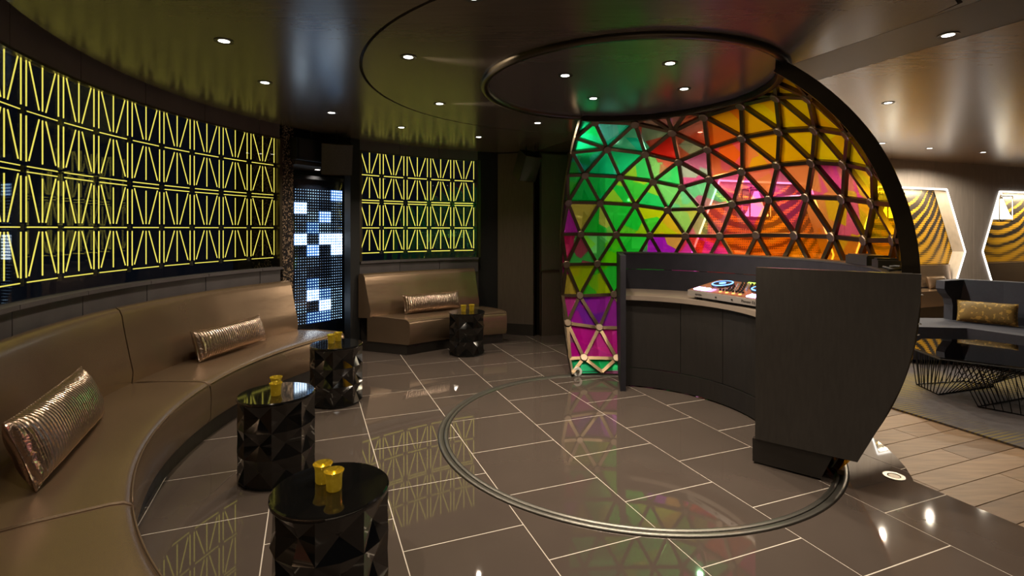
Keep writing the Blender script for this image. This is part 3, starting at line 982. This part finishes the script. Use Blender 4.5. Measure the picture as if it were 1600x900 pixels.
M_CBODY = mat('controller_silver', (.34, .30, .28), .35, metal=.6)
M_CDECK = mat('controller_copper_deck', (.36, .15, .085), .33, metal=.6, noise=(20, .3))
M_KNOB = mat('knob_black', (.012, .012, .012), .35)
M_KNOBL = mat('knob_silver', (.6, .55, .5), .3, metal=.8)
M_PAD = emis('pad_violet_white', (.50, .36, 1), 14)
M_JOGL = emis('jog_blue', (.12, .32, 1), 3.0)
M_AMB = emis('button_amber', (1, .5, .12), 1.4)
v = [K(0, 0, -.052), K(CL, 0, -.052), K(CL, CDp, -.10), K(0, CDp, -.10), K(0, 0), K(CL, 0), K(CL, CDp), K(0, CDp)]
mesh('body', v, BOXF, M_CBODY, con, bevel=.005)
v = [K(.008, .012, .001), K(CL - .008, .012, .001), K(CL - .008, CDp - .01, .001), K(.008, CDp - .01, .001)]
MB().extrude(v, (0, 0, .004)).build('deck', M_CDECK, con)
for s in (.08, CL - .08):
    for d in (.05, CDp - .05):
        q = K(s, d); MB().box((q.x - .025, q.y - .025, .88), (q.x + .025, q.y + .025, .93)).build('foot', M_KNOB, con)
for s in (.19, CL - .19):
    j = MB().lathe([(.098, 0), (.098, .014), (.085, .022), (.001, .022)], (0, 0, 0), 28)
    tilt = Matrix.Rotation(math.atan2(.075, CDp), 4, cd)
    j.v = [K(s, .235, .004) + (tilt @ x) for x in j.v]
    jw = j.build('jog_wheel', mat('jog_black', (.03, .02, .02), .25, metal=.4), con)
    j = MB().lathe([(.082, .0225), (.094, .0205), (.094, .0225), (.082, .0245), (.082, .0225)], (0, 0, 0), 28)
    j.v = [K(s, .235, .004) + (tilt @ x) for x in j.v]
    j.build('jog_ring', M_JOGL, jw)
    j = MB().lathe([(.03, .0225), (.03, .025), (.001, .025)], (0, 0, 0), 16)
    j.v = [K(s, .235, .004) + (tilt @ x) for x in j.v]
    j.build('jog_display', M_JOGL, jw)
for s0 in (.045, CL - .19):
    for i in range(4):
        for r_ in range(2):
            s = s0 + .037 * i; d = .028 + .037 * r_
            MB().extrude([K(s, d, .005), K(s + .031, d, .005), K(s + .031, d + .031, .005), K(s, d + .031, .005)], (0, 0, .006)).build('pad', M_PAD, con)
MB().extrude([K(.215, .02, .005), K(.25, .02, .005), K(.25, .09, .005), K(.215, .09, .005)], (0, 0, .006)).build('button', emis('button_violet', (.5, .3, 1), 1.5), con)
for i in range(6):
    for r_ in range(5):
        s = .325 + .034 * i; d = .12 + .052 * r_
        q = K(s, d, .004)
        MB().lathe([(.010, 0), (.009, .022), (.001, .023)], q, 8).build('knob', M_KNOBL if (i + r_) % 3 == 0 else M_KNOB, con)
for i in range(8):
    s = .285 + .034 * i
    MB().extrude([K(s, .085, .005), K(s + .012, .085, .005), K(s + .012, .10, .005), K(s, .10, .005)], (0, 0, .016)).build('fader', M_KNOB, con)
    if i % 2: MB().extrude([K(s, .045, .005), K(s + .02, .045, .005), K(s + .02, .062, .005), K(s, .062, .005)], (0, 0, .005)).build('button', M_AMB, con)
MB().extrude([K(.34, .375, .005), K(.54, .375, .005), K(.54, .388, .005), K(.34, .388, .005)], (0, 0, .008)).build('meter', emis('meter_green', (.5, 1, .1), 2.0), con)


def text_on(name, body, s, zc, size, m, parent):
    cu = bpy.data.curves.new(name, 'FONT'); cu.body = body; cu.size = size; cu.extrude = .0006; cu.align_x = 'CENTER'; cu.align_y = 'CENTER'
    tmp = bpy.data.objects.new(name, cu); COL.objects.link(tmp)
    dg = bpy.context.evaluated_depsgraph_get()
    me = bpy.data.meshes.new_from_object(tmp.evaluated_get(dg)); bpy.data.objects.remove(tmp)
    mtx = Matrix((( cd.x, 0, -cb.x), (cd.y, 0, -cb.y), (0, 1, 0))).to_4x4()
    pos = fl_ + cd * s - cb * .0025 + Vector((0, 0, zc)) - origin(parent)
    me.transform(Matrix.Translation(pos) @ mtx)
    me.materials.clear(); me.materials.append(m)
    return link(name, me, parent)


text_on('lettering', 'Pioneer DJ', CL - .145, .932, .030, M_KNOB, con)
text_on('lettering', 'serato', .13, .932, .030, M_KNOB, con)
for s in (.33, .50):
    q = fl_ + cd * s - cb * .004 + Vector((0, 0, .93))
    MB().obox(q, cd * .006, cb * .004, (0, 0, .006)).build('jack', M_KNOB, con)

# ---- cases and lamp lying on the ledge
bx = root('black_equipment_case', P(1.66, 103, 1.268), 'flat black equipment case lying on the booth ledge behind the end panel', 'case')


def lbox(par, r, th, hx, hy, z0, hz, name, m, rot=0.0, bev=.008):
    c = P(r, th, z0 + hz); a = R(th) + rot
    tx = Vector((cos(a), -sin(a), 0)); ry = Vector((sin(a), cos(a), 0))
    return MB().obox(c, tx * hx, ry * hy, (0, 0, hz)).build(name, m, par, bevel=bev)


bxb = lbox(bx, 1.655, 101.5, .165, .075, 1.269, .030, 'body', M_SPK)
lbox(bx, 1.655, 101.5, .150, .065, 1.329, .004, 'lid', M_SPK, bev=.003)
lbox(bxb, 1.590, 99.2, .02, .004, 1.285, .006, 'latch', M_CHROME, bev=0)
bx2 = root('black_power_unit', P(1.66, 113, 1.268), 'small black stepped power unit on the booth ledge near the dome edge', 'device')
lbox(bx2, 1.66, 112.2, .075, .06, 1.269, .024, 'body', M_SPK)
lbox(bx2, 1.66, 112.2, .035, .055, 1.317, .006, 'top_plate', M_SPK, bev=.003)
cbm = root('black_cable', P(1.66, 121, 1.268), 'loose black cable curled on the booth ledge beside the dome edge', 'cable')
MB().tube([P(1.66 + .05 * sin(k * .6), 115.5 + .55 * k, 1.280 + .006 * sin(k)) for k in range(18)], .008, 6).build('cable', M_SPK, cbm)

# ================================================================== BANQUETTES
SEAT = [(3.07, .125), (3.05, .16), (3.045, .30), (3.05, .375), (3.062, .402), (3.085, .417), (3.13, .424), (3.35, .432), (3.55, .428), (3.62, .42), (3.62, .125)]
BACK = [(3.585, .41), (3.575, .50), (3.60, .62), (3.635, .80), (3.65, .90), (3.665, .94), (3.69, .958), (3.72, .955), (3.735, .93), (3.735, .41)]


def banquette(label, bounds, t_end_shift, loc_t):
    b_ = root('banquette', P(3.3, loc_t, 0), label, 'banquette')
    t0, t1 = bounds[0], bounds[-1]
    for a, b in zip(bounds, bounds[1:]):
        last = (b == t1); first = (a == t0)

        def sh(r, fr, last=last, first=first):
            x = (r - 3.05) / .65
            s = 0
            if last: s += t_end_shift[1] * x * fr
            if first: s += t_end_shift[0] * x * (1 - fr)
            return s
        st_ = shade_auto(MB().sweep(SEAT, a + .10, b - .10, max(6, int((b - a) / 1.5)), sh).build('seat', M_LEATHER, b_, bevel=0), 50)
        shade_auto(MB().sweep(BACK, a + .10, b - .10, max(6, int((b - a) / 1.5)), sh).build('backrest', M_LEATHER, b_), 50)
        MB().tube([P(3.056, a + .3 + (b - a - .6) * k / 24, .402) for k in range(25)], .004, 5).build('piping', M_LEATHER_EDGE, st_, smooth=True)
        for tt in (a + .1, b - .1):
            pts = [P(r, tt + sh(r, 0 if tt < (a + b) / 2 else 1), z + .002) for r, z in SEAT[3:9]]
            MB().tube(pts, .004, 5).build('piping', M_LEATHER_EDGE, st_, smooth=True)
    MB().sweep(ringprof(3.10, 3.70, 0, .125), t0 + .3, t1 - .5, 40, lambda r, fr: (t_end_shift[1] * fr + t_end_shift[0] * (1 - fr)) * (r - 3.05) / .65).build('plinth', M_PLINTH, b_)
    return b_


banquette('long curved bronze leather banquette under the left window', [-152, -127.8, -94.8, -60.3], (0, -3.2), -95)
banquette('short bronze leather banquette under the back window', [-43.6, -18.0], (-4.6, -4.8), -33)


def pillow(name, label, c, xdir, up, L, Hh, T, m, group=None, nx=36, ny=16, pinch=.06):
    """lumbar cushion: x along its length; own object space keeps the pleats straight"""
    x = Vector(xdir).normalized(); u = Vector(up); u = (u - x * u.dot(x)).normalized(); n = x.cross(u)
    v = []; f = []
    for s in (1, -1):
        for i in range(nx + 1):
            for j in range(ny + 1):
                a = -1 + 2 * i / nx; b = -1 + 2 * j / ny
                ea = max(0, 1 - abs(a) ** 5) ** .5; eb = max(0, 1 - abs(b) ** 2.6) ** .6
                pa = 1 - pinch * (1 - a * a) * 0 - .05 * (b * b < .9) * 0
                w_ = 1 - pinch * 2 * (1 - abs(a) ** 6) * abs(b) ** 3 * .5
                l_ = 1 - pinch * .6 * (1 - b * b)
                v.append((a * L / 2 * l_, b * Hh / 2 * w_, s * T / 2 * ea * eb + .0015 * s))
    k = (nx + 1) * (ny + 1)
    for s in (0, 1):
        for i in range(nx):
            for j in range(ny):
                q = s * k + i * (ny + 1) + j
                fc = (q, q + ny + 1, q + ny + 2, q + 1)
                f.append(fc if s == 0 else fc[::-1])
    ring = [i * (ny + 1) for i in range(nx + 1)] + [nx * (ny + 1) + j for j in range(1, ny + 1)] + \
           [i * (ny + 1) + ny for i in range(nx - 1, -1, -1)] + [j for j in range(ny - 1, 0, -1)]
    for i in range(len(ring)):
        a, b = ring[i], ring[(i + 1) % len(ring)]
        f.append((a, b, b + k, a + k))
    me = bpy.data.meshes.new(name); me.from_pydata(v, [], f); me.update()
    bm = bmesh.new(); bm.from_mesh(me); bmesh.ops.recalc_face_normals(bm, faces=bm.faces[:])
    for q in bm.faces: q.smooth = True
    bm.to_mesh(me); bm.free()
    me.materials.append(m)
    o = link(name, me, None, Vector(c))
    o.matrix_world = Matrix.Translation(Vector(c)) @ Matrix((x, u, n)).transposed().to_4x4()
    # a stitched seam round the rim
    ov = [Vector(v[i]) for i in ring]
    sb = MB().tube(ov, .004, 5, closed=True)
    sm = bpy.data.meshes.new('seam'); sm.from_pydata([tuple(q) for q in sb.v], [], sb.f); sm.update(); sm.materials.append(m)
    link('seam', sm, o)
    return tag(o, label, 'cushion', group)


def bench_pillow(t0, t1, label, L, Hh, tilt=.30, r=3.46):
    a, b = P(r, t0, 0), P(r, t1, 0); c = (a + b) / 2
    rad = (c - Vector((CX, CY, 0))).normalized()
    up = Vector((0, 0, 1)) + rad * tilt
    zc = .432 + Hh / 2 * cos(tilt) + .012
    pillow('lumbar_cushion', label, (c.x, c.y, zc), b - a, up, L, Hh, .16, M_PILLOWM)


bench_pillow(-122.8, -107.3, 'large pleated metallic bronze cushion at the near left end of the long banquette', .95, .31, .36, 3.43)
bench_pillow(-86.3, -72.5, 'pleated metallic bronze cushion leaning near the far end of the long banquette', .84, .25, .34, 3.45)
bench_pillow(-40.8, -27.4, 'pleated metallic bronze cushion leaning on the short back banquette', .80, .24, .34, 3.45)

# ================================================================== DRUM TABLES
def drum(label, x, y, rot):
    t = root('drum_table', (x, y, 0), label, 'side table', None)
    NC = 8; levels = 7; Ro, Ri = .222, .186; Ht = .50
    v = []; f = []
    for l in range(levels):
        for j in range(NC * 2):
            a = rot + pi * j / NC
            z = .02 + (Ht - .03) * l / (levels - 1)
            if l in (0, levels - 1): r_ = Ro * (1 if j % 2 == 0 else .985)
            elif j % 2 == 0: r_ = Ro if l % 2 == 0 else Ro * .985
            else: r_ = Ro * .985 if l % 2 == 0 else Ri
            v.append((x + r_ * cos(a), y + r_ * sin(a), z))
    M2 = NC * 2
    for l in range(levels - 1):
        for j in range(M2):
            a, b = l * M2 + j, l * M2 + (j + 1) % M2; c, d = a + M2, b + M2
            if (l + j) % 2: f += [(a, b, c), (b, d, c)]
            else: f += [(a, b, d), (a, d, c)]
    f += [tuple(range(M2)), tuple(range((levels - 1) * M2, levels * M2))]
    mesh('body', v, f, M_LACQ, t)
    n = NC * 2
    top_ = MB().lathe([(.222, Ht - .012), (.224, Ht - .004), (.222, Ht + .004), (.216, Ht + .008), (.001, Ht + .008)], (x, y, 0), 48)
    shade_auto(top_.build('top', M_LACQ, t), 30)
    MB().lathe([(.205, .0), (.212, .02), (.001, .02)], (x, y, 0), 24).build('foot', M_BLACK, t)


drum('black lacquer faceted drum table nearest the camera', -.71, 2.03, .1)
drum('black lacquer faceted drum table second from the camera beside the long banquette', -1.452, 3.20, .3)
drum('black lacquer faceted drum table third from the camera near the blue light panel', -1.545, 4.56, .2)
drum('black lacquer faceted drum table by the short back banquette', -.552, 6.32, .45)


def votive(x, y, label):
    z = .5085
    o = root('votive_candle', (x, y, z), label, 'candle holder')
    shade_auto(MB().lathe([(.026, 0), (.029, .004), (.030, .045), (.032, .060), (.0385, .074), (.0375, .075), (.030, .061), (.027, .045), (.026, .008), (.001, .008)], (x, y, z), 20).build('cup', M_GOLDGLASS, o), 50)
    MB().lathe([(.0255, .008), (.0255, .040), (.001, .040)], (x, y, z), 14).build('wax', M_WAX, o)
    MB().lathe([(.001, .042), (.005, .048), (.004, .056), (.0005, .066)], (x, y, z), 8).build('flame', M_FLAME, o, smooth=True)


for x, y, l in ((-.755, 2.07, 'gold glass votive candle on the nearest drum table, the left and farther one'),
                (-.690, 2.01, 'gold glass votive candle on the nearest drum table, the right and closer one'),
                (-1.435, 3.15, 'gold glass votive candle on the second drum table, the closer one'),
                (-1.490, 3.275, 'gold glass votive candle on the second drum table, partly behind its twin'),
                (-1.598, 4.583, 'gold glass votive candle on the third drum table, the left one'),
                (-1.568, 4.675, 'gold glass votive candle on the third drum table, the right one'),
                (-.593, 6.335, 'gold glass votive candle on the back drum table, the left one'),
                (-.497, 6.385, 'gold glass votive candle on the back drum table, the right one')):
    votive(x, y, l)

# ================================================================== SPEAKERS
def speaker(label, c, yaw, pitch, W, D, Hh, mount):
    s = root('speaker', c, label, 'speaker')
    c = Vector(c)
    mt_ = Matrix.Rotation(yaw, 3, 'Z') @ Matrix.Rotation(pitch, 3, 'X')

    def T(p): return c + mt_ @ Vector(p)
    prof = [(-W / 2, -D / 2), (W / 2, -D / 2), (W / 2 * .72, D / 2), (-W / 2 * .72, D / 2)]
    v = [T((x, y, -Hh / 2)) for x, y in prof] + [T((x, y, Hh / 2)) for x, y in prof]
    mesh('cabinet', v, BOXF, M_SPK, s, bevel=.006)
    v = []; f = []; n = 8
    for i in range(n + 1):
        x = -W / 2 * .95 + W * .95 * i / n; y = -D / 2 - .004 - .018 * (1 - (2 * i / n - 1) ** 2)
        v += [T((x, y, -Hh / 2 * .95)), T((x, y, Hh / 2 * .95))]
    for i in range(n): f.append((2 * i, 2 * i + 2, 2 * i + 3, 2 * i + 1))
    gr = mesh('grille', v, f, M_GRILLE, s, recalc=False)
    for z in (-Hh / 2 * .97, Hh / 2 * .97):
        MB().tube([T((-W / 2 * .97 + W * .97 * i / n, -D / 2 - .006 - .018 * (1 - (2 * i / n - 1) ** 2), z)) for i in range(n + 1)], .004, 5).build('grille_edge', M_BRONZE, gr)
    MB().tube([T((0, D * .2, Hh / 2 - .01)), Vector(mount)], .014, 8).build('bracket', M_SPK, s)


speaker('black loudspeaker tilted down from the ceiling before the dark panel left of the dome', (.19, 7.02, 2.37), R(34), R(27), .27, .24, .36, (.19, 7.10, 2.62))
speaker('black loudspeaker hung above the niche beside the back window', (-2.04, 6.02, 2.36), R(52 - 30), R(22), .34, .30, .36, (-2.06, 6.08, 2.62))
sbw = root('subwoofer', (-2.42, 5.75, 2.285), 'large black bass speaker box hung over the blue light panel', 'speaker')
sd = (P(3.6, -52) - P(3.6, -62)).normalized(); sn = Vector((-sd.y, sd.x, 0))
MB().obox(P(3.78, -57.8, 2.40), sd * .29, sn * .15, (0, 0, .12)).build('cabinet', M_SPK, sbw, bevel=.01)
MB().obox(P(3.62, -57.8, 2.40), sd * .27, sn * .006, (0, 0, .105)).build('grille', M_BLACK, sbw)
MB().tube([P(3.78, -57.8, 2.5), P(3.78, -57.8, 2.79)], .016, 8).build('bracket', M_SPK, sbw)

# ================================================================== DOWNLIGHTS
def downlight(label, x, y, z, power, cone=120, aim=None):
    d = root('downlight', (x, y, z), label, 'downlight', 'ceiling downlights')
    MB().lathe([(.030, -.002), (.052, -.004), (.052, .0), (.030, .0), (.030, -.002)], (x, y, z), 20).build('trim_ring', M_TRIMRING, d)
    MB().lathe([(.031, -.0018), (.0, -.0018)], (x, y, z), 16).build('lens', M_LENS, d)
    l = bpy.data.lights.new('lamp', 'SPOT'); l.energy = power; l.color = (1, .84, .64); l.spot_size = R(cone); l.spot_blend = .9 if cone < 150 else .25
    l.shadow_soft_size = .022
    o = bpy.data.objects.new('lamp', l); COL.objects.link(o); o.parent = d; o.location = (0, 0, -.012)
    if aim: o.rotation_euler = (Vector(aim) - Vector((x, y, z))).to_track_quat('-Z', 'Y').to_euler()


DL = [(-1.674, 3.013, HC, 'small round downlight over the middle of the long banquette'),
      (-1.845, 3.872, HC, 'small round downlight over the far half of the long banquette'),
      (-.659, 3.294, HC, 'small round downlight just inside the large ceiling circle, nearest the camera'),
      (-1.698, 4.878, HC, 'faint small downlight over the far end of the long banquette'),
      (-.632, 4.528, HC, 'small round downlight inside the large ceiling circle on its far left'),
      (-1.193, 5.588, HC, 'small round downlight before the left half of the back window'),
      (-.396, 6.174, HC, 'small round downlight before the right end of the back window'),
      (.264, 5.351, HC, 'small round downlight between the back window and the dome'),
      (-.181, 2.439, HC, 'round downlight at the top edge of the picture over the near floor'),
      (.377, 3.679, HC - .004, 'downlight in the raised-rim ceiling disc, leftmost of its four'),
      (1.039, 3.409, HC - .004, 'downlight in the raised-rim ceiling disc, nearest the camera of its four'),
      (.679, 4.328, HC - .004, 'downlight in the raised-rim ceiling disc, farthest of its four'),
      (1.339, 4.032, HC - .004, 'downlight in the raised-rim ceiling disc, rightmost of its four'),
      (2.457, 2.92, HC, 'downlight in the plain brown ceiling strip at the right'),
      (-2.364, 6.30, 2.235, 'bright downlight in the niche soffit above the blue light panel')]
for x, y, z, l in DL:
    turn = {'nearest the camera': (2.4, 4.1, 1.6), 'far left': (2.2, 4.6, 1.7), 'and the dome': (2.2, 4.6, 1.7)}
    aim = next((p for k_, p in turn.items() if l.endswith(k_) and z == HC), None)          # three heads tilted at the dome
    downlight(l, x, y, z, DOWN * (.45 if z < 2.3 else 1.7 if z == HC - .004 else 3.4 if aim else 1), 52 if aim else 120, aim)
for x, y, l in ((-.9, .9, 'added fill downlight in the near ceiling over the closest end of the long banquette'), (.8, .6, 'added fill downlight in the near ceiling straight above the viewer'),
                (1.9, 1.5, 'added fill downlight in the near ceiling just right of the viewer'),
                (-.5, -.9, 'added fill downlight behind the viewer on the left'), (1.0, -1.2, 'added fill downlight behind the viewer in the middle'),
                (2.5, -.7, 'added fill downlight behind the viewer on the right')):     # out of view, added as fill to brighten the room
    downlight(l, x, y, HC, DOWN * 1.25)
for a, b, l in ((5.4, -4.75, 'washing the grey wall between the first two openings'), (7.3, -4.75, 'washing the grey wall left of the second opening'), (9.6, -4.75, 'washing the grey wall by the last opening'),
                (5.0, -3.2, 'above the near edge of the grey rug'), (6.4, -4.6, 'above the wingback sofa'), (8.4, -4.8, 'before the far right wall opening'),
                (5.2, -1.2, 'nearest the viewer above the wood planks'), (4.4, -5.0, 'before the wall opening seen through the dome')):
    q = NU(a, b); downlight('added fill downlight in the warm lounge ceiling ' + l, q.x, q.y, 2.685, DOWN * (1.6 if b < -4 else .8), 168 if b < -4.7 else 120)  # lounge heads added only to brighten its wall, floor and sofa

# ================================================================== LOUNGE FURNITURE
rug = MB().prism([tuple(NU(a, b)[:2]) for a, b in ((4.58, .9), (8.6, .9), (8.6, -4.75), (4.58, -4.75))], -.001, .012)
rug = rug.build('area_rug', M_RUG); tag(rug, 'grey lounge rug with faint yellow rows under the wire table', 'rug')
nt = M_RUG.node_tree; bs = nt.nodes['Principled BSDF']


def rug_rows():
    tc = nt.nodes.new('ShaderNodeTexCoord'); mp = nt.nodes.new('ShaderNodeMapping'); mp.inputs['Rotation'].default_value = (0, 0, R(-20))
    wv = nt.nodes.new('ShaderNodeTexWave'); wv.inputs['Scale'].default_value = 9; wv.bands_direction = 'Y'
    ns = nt.nodes.new('ShaderNodeTexNoise'); ns.inputs['Scale'].default_value = 1.1
    cr = nt.nodes.new('ShaderNodeValToRGB'); cr.color_ramp.elements[0].position = .50; cr.color_ramp.elements[1].position = .64
    ml = nt.nodes.new('ShaderNodeMath'); ml.operation = 'MULTIPLY'
    st = nt.nodes.new('ShaderNodeMath'); st.operation = 'GREATER_THAN'; st.inputs[1].default_value = .55
    mx = nt.nodes.new('ShaderNodeMix'); mx.data_type = 'RGBA'; mx.inputs['B'].default_value = (.24, .19, .03, 1)
    L = nt.links.new
    L(tc.outputs['Object'], mp.inputs[0]); L(mp.outputs[0], wv.inputs['Vector']); L(tc.outputs['Object'], ns.inputs['Vector'])
    L(ns.outputs['Fac'], cr.inputs[0]); L(wv.outputs['Fac'], st.inputs[0]); L(st.outputs[0], ml.inputs[0]); L(cr.outputs[0], ml.inputs[1])
    old = bs.inputs['Base Color'].links[0].from_socket
    L(old, mx.inputs['A']); L(ml.outputs[0], mx.inputs['Factor']); L(mx.outputs['Result'], bs.inputs['Base Color'])


rug_rows()

sofa = root('lounge_sofa', (5.1, 5.9, 0), 'dark navy wingback sofa with an open left seat on the grey rug', 'sofa')
seat_poly = [(4.42, 5.78), (5.0, 5.70), (5.22, 5.25), (5.62, 4.35), (6.45, 4.70), (5.95, 5.85), (5.40, 6.32), (4.45, 6.40)]
MB().prism(seat_poly, .24, .425).build('seat', M_NAVY, sofa, bevel=.03)
MB().prism([(CX_ * .97 + 5.3 * .03, CY_ * .97 + 5.5 * .03) for CX_, CY_ in seat_poly], .06, .24).build('base', M_NAVY, sofa)
for x, y in ((4.55, 5.88), (4.6, 6.28), (5.7, 4.5), (6.3, 4.75), (5.85, 5.75)):
    MB().box((x - .02, y - .02, .012), (x + .02, y + .02, .06)).build('leg', M_WIRE, sofa)


def slab(p, q, z0, z1, th, lean, name, n=1):
    p, q = Vector((*p, 0)), Vector((*q, 0)); d = (q - p).normalized(); nn = Vector((-d.y, d.x, 0))
    if nn.y < 0: nn = -nn
    v = []
    for z, off in ((z0, 0), (z1, lean)):
        for a, b in ((p, 0), (q, 0), (q, th), (p, th)):
            x = a + nn * (b + off); v.append((x.x, x.y, z))
    return mesh(name, v, BOXF, M_NAVY, sofa, bevel=.02)


slab((5.33, 6.24), (5.625, 5.925), .42, .905, .12, .09, 'back_panel')
slab((5.615, 5.935), (5.925, 5.54), .42, .905, .12, .09, 'back_panel')
slab((5.915, 5.56), (6.22, 4.95), .42, .905, .12, .09, 'back_panel')
wd = Vector((-1, -.22, 0)).normalized()
wp = Vector((5.46, 6.25, 0))
prof = [(0, .42), (.19, .42), (.185, .60), (.205, .68), (.27, .74), (.31, .80), (.30, .895), (.0, .905)]
MB().extrude([wp + wd * a + Vector((0, 0, z)) for a, z in prof], Vector((-.22, 1, 0)) * .10).build('wing', M_NAVY, sofa, bevel=.02)

M_PIL2 = mat('gold_black_weave', (.40, .27, .06), .6)


def weave():
    nt_ = M_PIL2.node_tree; b = nt_.nodes['Principled BSDF']
    tc = nt_.nodes.new('ShaderNodeTexCoord'); br = nt_.nodes.new('ShaderNodeTexBrick')
    br.inputs['Scale'].default_value = 60; br.inputs['Color1'].default_value = (.05, .04, .02, 1); br.inputs['Color2'].default_value = (.09, .065, .02, 1)
    br.inputs['Mortar'].default_value = (.42, .28, .06, 1); br.inputs['Mortar Size'].default_value = .03
    ns = nt_.nodes.new('ShaderNodeTexNoise'); ns.inputs['Scale'].default_value = 26
    gt = nt_.nodes.new('ShaderNodeMath'); gt.operation = 'GREATER_THAN'; gt.inputs[1].default_value = .58
    mx = nt_.nodes.new('ShaderNodeMix'); mx.data_type = 'RGBA'; mx.inputs['B'].default_value = (.42, .28, .06, 1)
    L = nt_.links.new
    L(tc.outputs['Object'], br.inputs['Vector']); L(tc.outputs['Object'], ns.inputs['Vector']); L(ns.outputs['Fac'], gt.inputs[0])
    L(gt.outputs[0], mx.inputs['Factor']); L(br.outputs['Color'], mx.inputs['A']); L(mx.outputs['Result'], b.inputs['Base Color'])


weave()
pillow('lumbar_cushion', 'gold and black woven cushion on the navy wingback sofa', (5.43, 5.93, .555), (.62, -.66, 0), (.2, .18, 1), .52, .25, .13, M_PIL2)
pc = HW(6.87 + .48, .585, -.06)
pillow('lumbar_cushion', 'tan leather cushion on the niche banquette just right of the dome', pc, HB, (-.08, .25, 1), .46, .22, .13, M_LEATHER)

ct = root('coffee_table', (4.3, 4.5, .012), 'low smoked glass coffee table on a slanting black wire base', 'coffee table')
tp = [(3.72, 4.86), (3.66, 4.43), (4.08, 4.08), (4.75, 3.62), (5.12, 4.15), (4.98, 4.62), (4.62, 5.12), (4.10, 5.18)]
MB().prism(tp, .408, .420).build('glass_top', M_DARKFLOORGLASS, ct)
MB().tube([(x, y, .402) for x, y in tp], .007, 6, closed=True).build('top_rail', M_WIRE, ct)


def along(poly, t):
    n = len(poly); L = [(Vector(poly[(i + 1) % n]) - Vector(poly[i])).length for i in range(n)]; T = sum(L) * t
    for i in range(n):
        if T <= L[i]: return Vector(poly[i]).lerp(Vector(poly[(i + 1) % n]), T / L[i])
        T -= L[i]
    return Vector(poly[0])


for basep, topp in (([(3.90, 5.0), (3.85, 4.69), (4.58, 4.93), (4.45, 5.10)], [(3.73, 4.85), (3.67, 4.44), (4.55, 4.30), (4.60, 5.10)]),
                    ([(3.93, 4.37), (4.25, 4.02), (4.85, 4.2), (4.56, 4.60)], [(3.75, 4.40), (4.30, 3.95), (5.08, 4.16), (4.60, 4.80)])):
    mbx = MB()
    n = 44
    for i in range(n):
        a = along(basep, i / n); b = along(topp, i / n)
        mbx.tube([(a.x, a.y, .02), (b.x, b.y, .400)], .0042, 4)
    mbx.tube([(x, y, .019) for x, y in basep], .006, 5, closed=True)
    mbx.build('wire_base', M_WIRE, ct, kind='stuff')

# exit sign seen on edge beside the dome
ex = root('exit_sign', (.725, 6.30, 2.36), 'small red lit sign seen on edge at the dome rim near the ceiling', 'sign')
MB().box((.716, 6.22, 2.375), (.742, 6.36, 2.47)).build('housing', M_SPK, ex)
MB().box((.713, 6.216, 2.385), (.720, 6.35, 2.46)).build('lit_face', M_RED, ex)
MB().tube([(.73, 6.29, 2.46), (.73, 6.29, 2.615)], .008, 6).build('stem', M_SPK, ex)
